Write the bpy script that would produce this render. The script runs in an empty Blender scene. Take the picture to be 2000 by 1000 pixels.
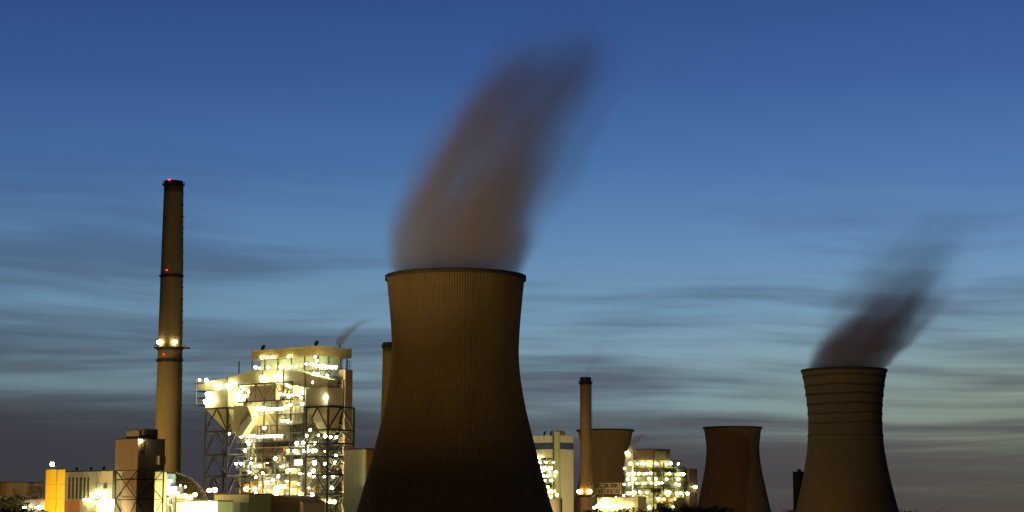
import bpy, bmesh, math, random
from mathutils import Vector, Matrix
random.seed(7)
S = bpy.context.scene
COL = S.collection
R = math.radians
def lin(c):
    return tuple(((x/255)/12.92 if x/255 <= .04045 else ((x/255+.055)/1.055)**2.4) for x in c)

# ---------------------------------------------------------------- camera
FPX, HOR, CAMZ = 4000.0, 1030.0, 8.0      # focal length in px of the 2000 px photograph, horizon row, eye height
PITCH = math.atan((HOR-500)/FPX)
cam = bpy.data.objects.new('camera', bpy.data.cameras.new('camera'))
COL.objects.link(cam)
cam.data.sensor_width = 36; cam.data.lens = 36*FPX/2000
cam.data.clip_start = 1; cam.data.clip_end = 80000
cam.location = (0, 0, CAMZ); cam.rotation_euler = (math.pi/2+PITCH, 0, 0)
S.camera = cam
S.view_settings.view_transform = 'Standard'; S.view_settings.look = 'None'
S.view_settings.exposure = 0; S.view_settings.gamma = 1
S.render.engine = 'CYCLES'
S.cycles.max_bounces = 5; S.cycles.diffuse_bounces = 3; S.cycles.volume_bounces = 3
S.cycles.volume_step_rate = 1.0; S.cycles.volume_max_steps = 256
S.cycles.use_denoising = True; S.cycles.sample_clamp_indirect = 4
S.cycles.use_light_tree = True

# ---------------------------------------------------------------- node helper
class NT:
    def __init__(s, tree): s.t = tree; s.n = tree.nodes; s.l = tree.links
    def node(s, typ, **kw):
        n = s.n.new(typ)
        for k, v in kw.items(): setattr(n, k, v)
        return n
    def put(s, sock, v):
        if isinstance(v, bpy.types.NodeSocket): s.l.new(v, sock)
        else: sock.default_value = v
    def m(s, op, a, b=0.0, c=None, clamp=False):
        n = s.node('ShaderNodeMath', operation=op, use_clamp=clamp)
        s.put(n.inputs[0], a); s.put(n.inputs[1], b)
        if c is not None: s.put(n.inputs[2], c)
        return n.outputs[0]
    def mr(s, v, a, b, c=0.0, d=1.0, smooth=True):
        n = s.node('ShaderNodeMapRange', interpolation_type='SMOOTHSTEP' if smooth else 'LINEAR')
        s.put(n.inputs[0], v); s.put(n.inputs[1], a); s.put(n.inputs[2], b); s.put(n.inputs[3], c); s.put(n.inputs[4], d)
        return n.outputs[0]
    def ramp(s, v, stops, interp='LINEAR'):
        n = s.node('ShaderNodeValToRGB'); r = n.color_ramp; r.interpolation = interp
        while len(r.elements) > 1: r.elements.remove(r.elements[-1])
        for i, (p, c) in enumerate(stops):
            e = r.elements[0] if i == 0 else r.elements.new(p)
            e.position = p
            e.color = (*c, 1) if isinstance(c, tuple) else (c, c, c, 1)
        s.put(n.inputs[0], v); return n.outputs[0]
    def mix(s, f, a, b, mode='MIX'):
        n = s.node('ShaderNodeMix', data_type='RGBA', blend_type=mode)
        s.put(n.inputs[0], f)
        s.put(n.inputs[6], a if isinstance(a, bpy.types.NodeSocket) else (*a, 1)); s.put(n.inputs[7], b if isinstance(b, bpy.types.NodeSocket) else (*b, 1))
        return n.outputs[2]
    def xyz(s, x, y, z):
        n = s.node('ShaderNodeCombineXYZ'); s.put(n.inputs[0], x); s.put(n.inputs[1], y); s.put(n.inputs[2], z); return n.outputs[0]
    def noise(s, vec, scale=1.0, detail=4.0, rough=.55, dist=0.0):
        n = s.node('ShaderNodeTexNoise'); s.put(n.inputs['Vector'], vec)
        n.inputs['Scale'].default_value = scale; n.inputs['Detail'].default_value = detail
        n.inputs['Roughness'].default_value = rough; n.inputs['Distortion'].default_value = dist
        return n.outputs[0]

# ---------------------------------------------------------------- world: dusk sky with streaky cloud
W = bpy.data.worlds.new('World'); S.world = W; W.use_nodes = True
W.node_tree.nodes.clear()
N = NT(W.node_tree)
SUN_EL, SUN_AZ = R(1.0), R(14)          # the afterglow is behind the plant, to the right
tc = N.node('ShaderNodeTexCoord').outputs['Generated']
sep = N.node('ShaderNodeSeparateXYZ'); N.put(sep.inputs[0], tc)
dx, dy, dz = sep.outputs
el = N.m('MAXIMUM', dz, 0.0)
az = N.m('ARCTAN2', dx, dy)
sky = N.ramp(N.m('DIVIDE', el, .5), [
    (0.000, lin((80, 74, 68))), (0.014, lin((79, 77, 74))), (0.040, lin((81, 86, 90))), (0.075, lin((99, 114, 122))),
    (0.110, lin((122, 148, 157))), (0.150, lin((127, 158, 172))), (0.205, lin((114, 152, 179))), (0.270, lin((95, 136, 176))),
    (0.350, lin((72, 113, 166))), (0.430, lin((57, 93, 152))), (0.520, lin((46, 77, 136))), (0.75, lin((30, 54, 106))), (1.0, lin((16, 30, 66)))])
# greenish afterglow low on the right
glow = N.m('MULTIPLY', N.mr(az, .02, .28), N.m('MULTIPLY', N.mr(el, -.01, .04), N.mr(el, .12, .05)))
sky = N.mix(N.m('MULTIPLY', glow, .62), sky, lin((124, 136, 100)))
# cloud streaks; the bands drift a little with azimuth
warp = N.noise(N.xyz(N.m('MULTIPLY', az, 3.2), N.m('MULTIPLY', el, 9.0), 3.1), 1.0, 1.0)
elw = N.m('ADD', N.m('ADD', el, N.m('MULTIPLY', N.m('SUBTRACT', warp, .5), .034)), N.m('MULTIPLY', az, .012))
lel = N.m('LOGARITHM', N.m('ADD', elw, .11), 2.718)
c1 = N.noise(N.xyz(N.m('MULTIPLY', az, 6.0), N.m('MULTIPLY', lel, 13.0), 1.7), 1.0, 3.0, .5, .12)
c2 = N.noise(N.xyz(N.m('MULTIPLY', az, 13.0), N.m('MULTIPLY', lel, 52.0), 8.3), 1.0, 5.0, .55, .15)
big = N.noise(N.xyz(N.m('MULTIPLY', az, 4.0), N.m('MULTIPLY', lel, 5.0), 21.4), 1.0, 2.0, .5)
cl = N.m('ADD', N.m('ADD', N.m('MULTIPLY', c1, .70), N.m('MULTIPLY', c2, .22)), N.m('MULTIPLY', N.m('SUBTRACT', big, .36), .34))
cover = N.ramp(N.m('DIVIDE', el, .3), [(0, .60), (.10, .60), (.19, .50), (.30, .47), (.42, .38), (.55, .26), (.75, .12), (1.0, .05)])
leftw = N.mr(az, .10, -.26, 0.0, .12)
thr = N.m('SUBTRACT', .77, N.m('ADD', N.m('MULTIPLY', cover, .60), leftw))
mask = N.mr(cl, N.m('SUBTRACT', thr, .11), N.m('ADD', thr, .19))
maskA = N.m('MULTIPLY', mask, N.ramp(N.m('DIVIDE', el, .3), [(0, .75), (.2, .85), (.45, .62), (.7, .35), (1, .2)]))
cloudcol = N.ramp(N.m('DIVIDE', el, .3), [(0, lin((62, 60, 58))), (.08, lin((59, 60, 64))), (.20, lin((62, 64, 76))), (.35, lin((74, 90, 112))), (.6, lin((64, 98, 146))), (1.0, lin((44, 72, 132)))])
sky = N.mix(maskA, sky, cloudcol)
# the low cloud bank on the left
bank = N.m('MULTIPLY', N.mr(N.m('ADD', elw, N.m('MULTIPLY', az, .07)), .068, .028), N.mr(az, .26, -.02, .05, .9))
sky = N.mix(bank, sky, lin((60, 61, 70)))
# the eastern sky behind the camera is already dark; left a shade darker than right
away = N.mr(dy, .93, -.1, 1.0, .045)
side = N.m('ADD', 1.0, N.m('MULTIPLY', N.m('MAXIMUM', N.m('MINIMUM', az, .4), -.4), .42))
gain = N.m('MULTIPLY', away, side)
vs = N.node('ShaderNodeVectorMath', operation='SCALE'); N.put(vs.inputs[0], sky); N.put(vs.inputs['Scale'], gain)
nish = N.node('ShaderNodeTexSky', sky_type='NISHITA', sun_disc=False, sun_elevation=SUN_EL, sun_rotation=SUN_AZ)
bg1 = N.node('ShaderNodeBackground'); N.put(bg1.inputs[0], vs.outputs[0]); bg1.inputs[1].default_value = 1.0
bg2 = N.node('ShaderNodeBackground'); N.put(bg2.inputs[0], nish.outputs[0]); bg2.inputs[1].default_value = 0.0007
add = N.node('ShaderNodeAddShader'); N.l.new(bg1.outputs[0], add.inputs[0]); N.l.new(bg2.outputs[0], add.inputs[1])
wo = N.node('ShaderNodeOutputWorld'); N.l.new(add.outputs[0], wo.inputs['Surface'])

# ---------------------------------------------------------------- sun (just gone: a trace of afterglow)
sl = bpy.data.lights.new('sun', 'SUN'); sl.energy = .02; sl.angle = R(10); sl.color = (1, .8, .6)
sun = bpy.data.objects.new('sun', sl); COL.objects.link(sun)
sun.rotation_euler = Vector((-math.sin(SUN_AZ)*math.cos(SUN_EL), -math.cos(SUN_AZ)*math.cos(SUN_EL), -math.sin(SUN_EL))).to_track_quat('-Z', 'Y').to_euler()

# ---------------------------------------------------------------- picture point -> world point
_up = Vector((0, -math.sin(PITCH), math.cos(PITCH))); _fw = Vector((0, math.cos(PITCH), math.sin(PITCH)))
def ray(x, y): return Vector((1, 0, 0))*((x-1000)/FPX) + _up*((500-y)/FPX) + _fw
def P(x, y, D):
    d = ray(x, y); return Vector((0, 0, CAMZ)) + d*(D/d.y)
def Zat(y, D, x=1000): return P(x, y, D).z
def mpp(D): return D/FPX*1.0

ANG = R(40)
class Frame:
    """The plant's building grid: u runs left and away, v runs right and away, from a corner seen at column x, distance D."""
    def __init__(s, x, D, y=960, ang=ANG):
        p = P(x, y, D); s.o = Vector((p.x, p.y, 0))
        s.u = Vector((-math.cos(ang), math.sin(ang), 0)); s.v = Vector((math.sin(ang), math.cos(ang), 0))
    def w(s, u, v, z): return s.o + s.u*u + s.v*v + Vector((0, 0, z))
    def _hit(s, x, y, p0, nrm):
        d = ray(x, y); c = Vector((0, 0, CAMZ)); t = (p0-c).dot(nrm)/d.dot(nrm); return c + d*t
    def uz(s, x, y, v=0.0):
        h = s._hit(x, y, s.o+s.v*v, s.v); return (h-s.o).dot(s.u), h.z
    def vz(s, x, y, u=0.0):
        h = s._hit(x, y, s.o+s.u*u, s.u); return (h-s.o).dot(s.v), h.z
    def U(s, x, v=0.0, y=900): return s.uz(x, y, v)[0]
    def V(s, x, u=0.0, y=900): return s.vz(x, y, u)[0]

# ---------------------------------------------------------------- objects
def tag(o, label=None, cat=None, group=None, kind=None):
    if label: o['label'] = label
    if cat: o['category'] = cat
    if group: o['group'] = group
    if kind: o['kind'] = kind
    return o
def empty(name, loc, label, cat, group=None):
    o = bpy.data.objects.new(name, None); COL.objects.link(o); o.location = loc; o.empty_display_size = 1
    return tag(o, label, cat, group)
def wloc(o):
    v = Vector(o.location)
    while o.parent: o = o.parent; v += Vector(o.location)
    return v

class MB:
    def __init__(s): s.v = []; s.f = []; s.mi = []; s.sm = []
    def add(s, vs, fs, mi=0, smooth=False):
        b = len(s.v); s.v += [Vector(p) for p in vs]
        for f in fs: s.f.append([b+i for i in f]); s.mi.append(mi); s.sm.append(smooth)
        return s
    def hexa(s, b4, t4, mi=0):
        return s.add(list(b4)+list(t4), [(3, 2, 1, 0), (4, 5, 6, 7), (0, 1, 5, 4), (1, 2, 6, 5), (2, 3, 7, 6), (3, 0, 4, 7)], mi)
    def box(s, F, u0, u1, v0, v1, z0, z1, mi=0):
        q = [(u0, v0), (u0, v1), (u1, v1), (u1, v0)]
        return s.hexa([F.w(a, b, z0) for a, b in q], [F.w(a, b, z1) for a, b in q], mi)
    def frustum(s, F, bot, top, z0, z1, mi=0):
        def q(r): return [(r[0], r[2]), (r[0], r[3]), (r[1], r[3]), (r[1], r[2])]
        return s.hexa([F.w(a, b, z0) for a, b in q(bot)], [F.w(a, b, z1) for a, b in q(top)], mi)
    def prism(s, F, pts, v0, v1, mi=0):
        n = len(pts)
        vs = [F.w(u, v0, z) for u, z in pts] + [F.w(u, v1, z) for u, z in pts]
        return s.add(vs, [tuple(range(n)), tuple(range(2*n-1, n-1, -1))] + [(i, n+i, n+(i+1) % n, (i+1) % n) for i in range(n)], mi)
    def bar(s, a, b, r=.3, n=4, mi=0, r2=None):
        a = Vector(a); b = Vector(b); d = (b-a)
        if d.length < 1e-6: return s
        d.normalize(); h = Vector((0, 0, 1)) if abs(d.z) < .9 else Vector((1, 0, 0))
        x = d.cross(h).normalized(); y = d.cross(x); r2 = r if r2 is None else r2
        ring = [(math.cos(2*math.pi*(i+.5)/n), math.sin(2*math.pi*(i+.5)/n)) for i in range(n)]
        vs = [a+(x*c+y*q)*r for c, q in ring] + [b+(x*c+y*q)*r2 for c, q in ring]
        return s.add(vs, [(i, (i+1) % n, n+(i+1) % n, n+i) for i in range(n)] + [tuple(range(n-1, -1, -1)), tuple(range(n, 2*n))], mi, n > 6)
    def lathe(s, c, prof, n=48, mi=0, cap0=True, cap1=True, smooth=True):
        vs = []; fs = []
        for r, z in prof:
            for i in range(n):
                a = 2*math.pi*i/n; vs.append((c[0]+r*math.cos(a), c[1]+r*math.sin(a), c[2]+z))
        for k in range(len(prof)-1):
            for i in range(n):
                j = (i+1) % n; fs.append((k*n+i, k*n+j, (k+1)*n+j, (k+1)*n+i))
        s.add(vs, fs, mi, smooth)
        b = len(s.v)-len(vs)
        if cap0: s.f.append([b+i for i in range(n-1, -1, -1)]); s.mi.append(mi); s.sm.append(False)
        if cap1: s.f.append([b+(len(prof)-1)*n+i for i in range(n)]); s.mi.append(mi); s.sm.append(False)
        return s
    def tube(s, pts, rads, n=16, mi=0, caps=True, smooth=True):
        pts = [Vector(p) for p in pts]; vs = []; fs = []
        for k, p in enumerate(pts):
            d = (pts[min(k+1, len(pts)-1)]-pts[max(k-1, 0)]).normalized()
            h = Vector((0, 1, 0)) if abs(d.y) < .9 else Vector((1, 0, 0))
            x = d.cross(h).normalized(); y = d.cross(x)
            for i in range(n):
                a = 2*math.pi*i/n; vs.append(p+(x*math.cos(a)+y*math.sin(a))*rads[k])
        for k in range(len(pts)-1):
            for i in range(n):
                j = (i+1) % n; fs.append((k*n+i, k*n+j, (k+1)*n+j, (k+1)*n+i))
        if caps: fs += [tuple(range(n-1, -1, -1)), tuple(range((len(pts)-1)*n, len(pts)*n))]
        return s.add(vs, fs, mi, smooth)
    def build(s, name, mats, parent=None, loc=None):
        org = wloc(parent) if parent else Vector(loc or (0, 0, 0))
        me = bpy.data.meshes.new(name)
        me.from_pydata([p-org for p in s.v], [], s.f)
        for m in (mats if isinstance(mats, (list, tuple)) else [mats]): me.materials.append(m)
        me.polygons.foreach_set('material_index', s.mi); me.polygons.foreach_set('use_smooth', s.sm)
        bm = bmesh.new(); bm.from_mesh(me); bmesh.ops.recalc_face_normals(bm, faces=bm.faces); bm.to_mesh(me); bm.free()
        me.update()
        o = bpy.data.objects.new(name, me); COL.objects.link(o)
        if parent: o.parent = parent
        else: o.location = org
        return o

# ---------------------------------------------------------------- materials
def mat(name, col, rough=.8, var=.25, scale=.08, streak=.3, metal=0.0, corr=0.0, lifts=0.0, stain=None, stain_amt=0.0, stain_thr=.6):
    m = bpy.data.materials.new(name); m.use_nodes = True; m.node_tree.nodes.clear(); n = NT(m.node_tree)
    geo = n.node('ShaderNodeNewGeometry').outputs['Position']
    sp = n.node('ShaderNodeSeparateXYZ'); n.put(sp.inputs[0], geo); x, y, z = sp.outputs
    n1 = n.noise(geo, scale, 6, .6)
    st = n.noise(n.xyz(n.m('MULTIPLY', x, scale*6), n.m('MULTIPLY', y, scale*6), n.m('MULTIPLY', z, scale*.5)), 1.0, 4, .6)
    f = n.m('ADD', n.m('MULTIPLY', n.m('SUBTRACT', n1, .5), 2*var), n.m('MULTIPLY', n.m('SUBTRACT', st, .5), 2*streak))
    f = n.m('ADD', 1.0, f)
    if lifts:
        lz = n.noise(n.xyz(n.m('MULTIPLY', n1, .6), 0.0, n.m('MULTIPLY', z, .55)), 1.0, 3, .6)
        f = n.m('ADD', f, n.m('MULTIPLY', n.m('SUBTRACT', lz, .5), 2*lifts))
    vm = n.node('ShaderNodeVectorMath', operation='SCALE'); vm.inputs[0].default_value = col; n.put(vm.inputs['Scale'], f)
    c = vm.outputs[0]
    if stain:
        s2 = n.noise(n.xyz(n.m('MULTIPLY', x, .11), n.m('MULTIPLY', y, .11), n.m('MULTIPLY', z, .045)), 1.0, 6, .65, .4)
        c = n.mix(n.m('MULTIPLY', n.mr(s2, stain_thr-.06, stain_thr+.10), stain_amt), c, stain)
    b = n.node('ShaderNodeBsdfPrincipled'); n.put(b.inputs['Base Color'], c)
    b.inputs['Roughness'].default_value = rough; b.inputs['Metallic'].default_value = metal
    h = n1
    if corr:
        wv = n.m('SINE', n.m('MULTIPLY', n.m('ADD', n.m('MULTIPLY', x, .77), n.m('MULTIPLY', y, .64)), 2*math.pi/corr))
        h = n.m('ADD', h, n.m('MULTIPLY', wv, .6))
    bp = n.node('ShaderNodeBump'); bp.inputs['Strength'].default_value = .35; bp.inputs['Distance'].default_value = .25; n.put(bp.inputs['Height'], h)
    n.l.new(bp.outputs[0], b.inputs['Normal'])
    o = n.node('ShaderNodeOutputMaterial'); n.l.new(b.outputs[0], o.inputs['Surface'])
    return m
def emit(name, col, e):
    m = bpy.data.materials.new(name); m.use_nodes = True; m.node_tree.nodes.clear(); n = NT(m.node_tree)
    b = n.node('ShaderNodeEmission'); b.inputs[0].default_value = (*col, 1); b.inputs[1].default_value = e
    o = n.node('ShaderNodeOutputMaterial'); n.l.new(b.outputs[0], o.inputs['Surface']); return m

M = {}
M['concrete'] = mat('weathered_concrete', (.31, .245, .15), .92, .26, .02, .16, lifts=.16, stain=(.17, .14, .10), stain_amt=.4, stain_thr=.60)
M['concrete_old'] = mat('stained_concrete', (.30, .24, .16), .92, .16, .02, .14, lifts=.16, stain=(.20, .155, .10), stain_amt=.4, stain_thr=.60)
M['rim'] = mat('dark_rim_concrete', (.10, .085, .07), .9, .2, .1, .2)
M['ring'] = mat('ring_joint_concrete', (.14, .11, .078), .9, .25, .1, .3)
M['chimney'] = mat('chimney_concrete', (.20, .14, .072), .92, .2, .05, .25)
M['soot'] = mat('sooty_concrete', (.07, .062, .055), .95, .2, .1, .2)
M['steel'] = mat('dark_painted_steel', (.026, .025, .027), .55, .2, .3, .1)
M['steel_mid'] = mat('grey_painted_steel', (.16, .155, .14), .5, .2, .3, .2)
M['galv'] = mat('galvanised_steel', (.42, .42, .40), .4, .2, .3, .2, metal=.3)
M['cream'] = mat('cream_cladding', (.60, .54, .33), .6, .12, .1, .14, corr=.9)
M['cream_smooth'] = mat('cream_plate', (.62, .56, .34), .55, .12, .12, .16, stain=(.34, .24, .12), stain_amt=.35, stain_thr=.66)
M['ochre'] = mat('ochre_cladding', (.37, .29, .12), .6, .15, .1, .2, corr=.9)
M['rust'] = mat('rusty_plate', (.17, .085, .03), .8, .35, .25, .35)
M['tan'] = mat('tan_cladding', (.42, .32, .20), .65, .15, .1, .18, corr=.9)
M['brown'] = mat('brown_cladding', (.20, .14, .09), .7, .15, .1, .2, corr=.9)
M['rusty'] = mat('rusty_boiler_casing', (.62, .55, .30), .6, .2, .2, .3, stain=(.20, .09, .03), stain_amt=.85, stain_thr=.57)
M['green'] = mat('pale_green_cladding', (.40, .47, .36), .6, .1, .1, .2, corr=1.2)
M['olive'] = mat('olive_cladding', (.42, .40, .20), .6, .12, .1, .2, corr=1.0)
M['yellow'] = mat('yellow_paint', (.78, .50, .03), .45, .1, .15, .12)
M['blue'] = mat('dark_blue_cladding', (.055, .07, .17), .6, .15, .1, .15)
M['orange_door'] = mat('orange_door_paint', (.62, .26, .08), .6, .1, .3, .1)
M['roof'] = mat('roof_felt', (.05, .05, .05), .9, .2, .2, .1)
M['white'] = mat('white_paint', (.74, .72, .66), .5, .1, .2, .1)
M['dark_wall'] = mat('dark_brick', (.035, .033, .035), .9, .2, .2, .1)
M['louvre'] = mat('dark_glazing', (.12, .12, .09), .3, .2, .4, .1)
M['bluebox'] = mat('blue_grey_plant', (.16, .25, .38), .45, .15, .3, .15)
M['rock'] = mat('orange_brick', (.34, .17, .08), .85, .2, .2, .15)
M['bulb_white'] = emit('white_lamp_glow', (1.0, .92, .46), 70)
M['bulb_soft'] = emit('far_lamp_glow', (1.0, .93, .44), 40)
M['bulb_cool'] = emit('cool_lamp_glow', (.95, 1.0, .74), 50)
M['bulb_warm'] = emit('warm_lamp_glow', (1.0, .78, .36), 50)
M['bulb_orange'] = emit('sodium_lamp_glow', (1.0, .50, .12), 80)
M['bulb_red'] = emit('red_beacon_glow', (1.0, .03, .02), 4.5)
M['strip'] = emit('strip_light_glow', (1.0, .95, .66), 9)

# ---------------------------------------------------------------- lamps (one mesh each: bulb and bracket)
def lamp_mesh(name, bulb):
    me = bpy.data.meshes.new(name); bm = bmesh.new()
    bmesh.ops.create_icosphere(bm, subdivisions=2, radius=1.0)
    for f in bm.faces: f.smooth = True
    n0 = len(bm.faces)
    r = bmesh.ops.create_cone(bm, cap_ends=True, segments=8, radius1=.75, radius2=.25, depth=.5, matrix=Matrix.Translation((0, 0, 1.05)))
    bm.faces.ensure_lookup_table()
    for i, f in enumerate(bm.faces):
        if i >= n0: f.material_index = 1
    bm.to_mesh(me); bm.free()
    me.materials.append(bulb); me.materials.append(M['steel']); return me
LM = {k: lamp_mesh('lamp', M[k]) for k in ('bulb_white', 'bulb_cool', 'bulb_warm', 'bulb_soft', 'bulb_orange', 'bulb_red')}
rk = random.Random(3)
def lamp(parent, p, r=.9, kind='bulb_white', name='lamp'):
    if kind == 'bulb_white': kind = rk.choice(['bulb_white', 'bulb_white', 'bulb_cool', 'bulb_warm']); r *= rk.uniform(.75, 1.1)
    o = bpy.data.objects.new(name, LM[kind]); COL.objects.link(o); o.parent = parent
    o.location = Vector(p)-wloc(parent); o.scale = (r, r, r); return o

# ================================================================ GROUND
g = MB(); g.add([(-40000, -3000, 0), (40000, -3000, 0), (40000, 60000, 0), (-40000, 60000, 0)], [(0, 1, 2, 3)])
tag(g.build('ground', mat('dark_grass_and_gravel', (.05, .048, .03), .95, .4, .02, 0)), kind='structure')
g = MB(); g.add([(-420, 640, .004), (560, 640, .004), (560, 2050, .004), (-420, 2050, .004)], [(0, 1, 2, 3)])
tag(g.build('yard_paving', mat('yard_asphalt', (.06, .058, .055), .9, .3, .05, 0)), kind='structure')

# ================================================================ COOLING TOWERS
def prof_at(prof, z):
    for (z0, r0), (z1, r1) in zip(prof, prof[1:]):
        if z0 <= z <= z1:
            return r0+(r1-r0)*(z-z0)/(z1-z0)
    return prof[-1][1] if z > prof[-1][0] else prof[0][1]
def smooth_prof(prof, n=44):
    # Catmull-Rom through the measured radii
    out = []; z0, z1 = prof[0][0], prof[-1][0]
    for k in range(n+1):
        z = z0+(z1-z0)*k/n
        i = max(0, min(len(prof)-2, sum(1 for a in prof if a[0] <= z)-1))
        p1, p2 = prof[i], prof[i+1]; p0 = prof[max(i-1, 0)]; p3 = prof[min(i+2, len(prof)-1)]
        t = (z-p1[0])/(p2[0]-p1[0]); h = p2[0]-p1[0]
        m1 = (p2[1]-p0[1])/max(p2[0]-p0[0], 1e-6)*h; m2 = (p3[1]-p1[1])/max(p3[0]-p1[0], 1e-6)*h
        out.append((z, (2*t**3-3*t*t+1)*p1[1]+(t**3-2*t*t+t)*m1+(-2*t**3+3*t*t)*p2[1]+(t**3-t*t)*m2))
    return out
def cooling_tower(xc, D, rows, label, ribs, material, rings=(), lip=.9, ribh=.32):
    """rows: (picture row, half width in picture columns) from rim to foot."""
    c = P(xc, 960, D); c.z = 0
    prof = sorted([(Zat(y, D), hw*mpp(D)*1.004) for y, hw in rows])
    prof = [(0.0, prof[0][1]+prof[0][0]*.42)] + [p for p in prof if p[0] > 3]
    sp = smooth_prof(prof); H = sp[-1][0]
    root = empty('cooling_tower', c, label, 'cooling tower', 'concrete cooling towers')
    n = ribs*4; b = MB(); vs = []; fs = []
    for z, r in sp:
        for i in range(n):
            a = 2*math.pi*i/n; rr = r+(ribh if (i % 4) in (0, 1) else 0)
            vs.append((c.x+rr*math.cos(a), c.y+rr*math.sin(a), z))
    K = len(sp)
    for z, r in sp[::-1]:                       # inner face
        if z < H*.72: break
        for i in range(n):
            a = 2*math.pi*i/n; vs.append((c.x+(r-.9)*math.cos(a), c.y+(r-.9)*math.sin(a), z))
        K += 1
    for k in range(K-1):
        for i in range(n):
            j = (i+1) % n; fs.append((k*n+i, k*n+j, (k+1)*n+j, (k+1)*n+i))
    fs.append(tuple((K-1)*n+i for i in range(n)))
    b.add(vs, fs, 0, False); b.build('shell', material, root)
    Rt = sp[-1][1]
    b = MB()
    b.lathe(c, [(Rt-.85, H-.2), (Rt+lip, H-1.6), (Rt+lip+.15, H-1.5), (Rt+lip+.15, H+.25), (Rt-.85, H+.3), (Rt-.85, H-.2)], 128, cap0=False, cap1=False)
    b.build('rim', M['rim'], root)
    for y, th in rings:
        z = Zat(y, D); b = MB(); q = []
        for i in range(97):
            a = 2*math.pi*i/96; zz = z+.35*math.sin(a*3+y)+.22*math.sin(a*7+y*2)
            rr = prof_at(sp, zz)+ribh+.12
            q.append((a, rr, zz))
        vs = []
        for a, rr, zz in q[:-1]:
            for dr, dzz in ((-.8, -th), (.25, -th), (.25, th), (-.8, th)):
                vs.append((c.x+(rr+dr)*math.cos(a), c.y+(rr+dr)*math.sin(a), zz+dzz))
        fs = []
        for i in range(96):
            for k in range(4):
                fs.append((i*4+k, i*4+(k+1) % 4, ((i+1) % 96)*4+(k+1) % 4, ((i+1) % 96)*4+k))
        b.add(vs, fs); b.build('ring_beam', M['ring'], root)
    return root, c, H, Rt
BIG = [(541, 133.5), (560, 131.5), (590, 128.5), (635, 124.5), (690, 122), (725, 124), (750, 127), (800, 136), (850, 148), (900, 160.5), (950, 174), (1000, 188.5)]
big_root, big_c, big_H, big_R = cooling_tower(888.5, 870, BIG, 'largest cooling tower in the centre, finely ribbed, with a broad brown steam plume', 168, M['concrete'], ribh=.36)
RIGHT = [(723, 82), (753, 76.5), (792, 71.8), (824, 70.5), (872, 73), (904, 77.5), (936, 83.5), (968, 90.7), (1000, 98.7)]
r_root, r_c, r_H, r_R = cooling_tower(1653.5, 1430, RIGHT, 'rightmost cooling tower with dark wavy rings below its rim and smoke blowing right', 120, M['concrete_old'],
    rings=[(736, .5), (755, .6), (772, .7), (791, .62), (809, .5), (828, .4), (851, .28)], lip=.4, ribh=.2)
FAR = [(835, 55.3), (859, 52), (878, 50.5), (898, 52), (923, 55.5), (952, 61.5), (984, 68), (1000, 72)]
cooling_tower(1432.5, 2100, FAR, 'plain small cooling tower without steam, left of the tower with dark rings', 110, M['concrete_old'], lip=1.0, ribh=.2)
FAR2 = [(840, 53.5), (855, 50), (880, 47.5), (905, 47.5), (930, 50), (960, 56.5), (1000, 67)]
cooling_tower(1183, 2120, FAR2, 'small cooling tower half hidden behind the slim chimney with orange lamps', 110, M['concrete_old'], lip=1.2, ribh=.2)

# ================================================================ CHIMNEYS
def chimney(rows, D, label, material, sooty=0, n=48):
    """rows: (picture row, left column, right column) from top down."""
    yb, l, r = rows[-1]; c = P((l+r)/2, yb, D); c.z = 0
    prof = sorted([(Zat(y, D), (b-a)/2*mpp(D)) for y, a, b in rows])
    prof = [(0, prof[0][1]*1.05)] + prof
    root = empty('chimney', c, label, 'chimney', 'tall chimneys')
    sp = smooth_prof(prof, 30); H = sp[-1][0]
    b = MB(); b.lathe(c, [(r_, z) for z, r_ in sp if z <= H-sooty-.01] + ([(prof_at(sp, H-sooty), H-sooty)] if sooty else []), n); b.build('shaft', material, root)
    if sooty:
        b = MB(); b.lathe(c, [(prof_at(sp, H-sooty)+.05, H-sooty), (sp[-1][1]+.05, H), (sp[-1][1]-.7, H), (sp[-1][1]-.7, H-4)], n, cap0=False); b.build('sooty_crown', M['soot'], root)
    return root, c, sp, H
def ring_platform(root, c, sp, z, w, h=.4, rail=True, mat_=None, n=32, name='platform'):
    r = prof_at(sp, z); b = MB()
    b.lathe(c, [(r-.2, z-h), (r+w, z-h), (r+w, z), (r-.2, z)], n, cap0=False, cap1=False)
    b.lathe(c, [(r-.2, z-h-1.6), (r+w*.7, z-h), (r-.2, z-h)], n, cap0=False, cap1=False)
    p = b.build(name, mat_ or M['steel'], root)
    if rail:
        b = MB(); rr = r+w-.15
        for i in range(n):
            a = 2*math.pi*i/n; q = Vector((c.x+rr*math.cos(a), c.y+rr*math.sin(a), z)); b.bar(q, q+Vector((0, 0, 1.3)), .06)
            a2 = 2*math.pi*(i+1)/n; q2 = Vector((c.x+rr*math.cos(a2), c.y+rr*math.sin(a2), z))
            for k in (.65, 1.3): b.bar(q+Vector((0, 0, k)), q2+Vector((0, 0, k)), .07)
        b.build('railing', M['steel'], p)
    return p
D1 = 1180
ch, cc, csp, cH = chimney([(354, 319, 355.5), (538, 312, 355), (674, 307, 353.5), (730, 304.5, 352.5), (915, 301, 352.5)], D1,
    'tallest chimney at the left with red beacons and a lit platform partway up', M['chimney'], sooty=6)
ring_platform(ch, cc, csp, cH-2.0, 1.1)
ring_platform(ch, cc, csp, Zat(538, D1), .9, rail=False, name='ring_band')
ring_platform(ch, cc, csp, Zat(679, D1), 2.3)
ring_platform(ch, cc, csp, Zat(703, D1), 1.1, rail=False, name='ring_band')
b = MB(); z = Zat(679, D1); r_ = prof_at(csp, z)
for k in range(4): b.bar((cc.x+r_+1, cc.y-1.5+k, z-.25), (cc.x+r_+4.6, cc.y-1.5+k, z-.25), .55)
b.build('side_landing', M['steel'], ch)
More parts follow.
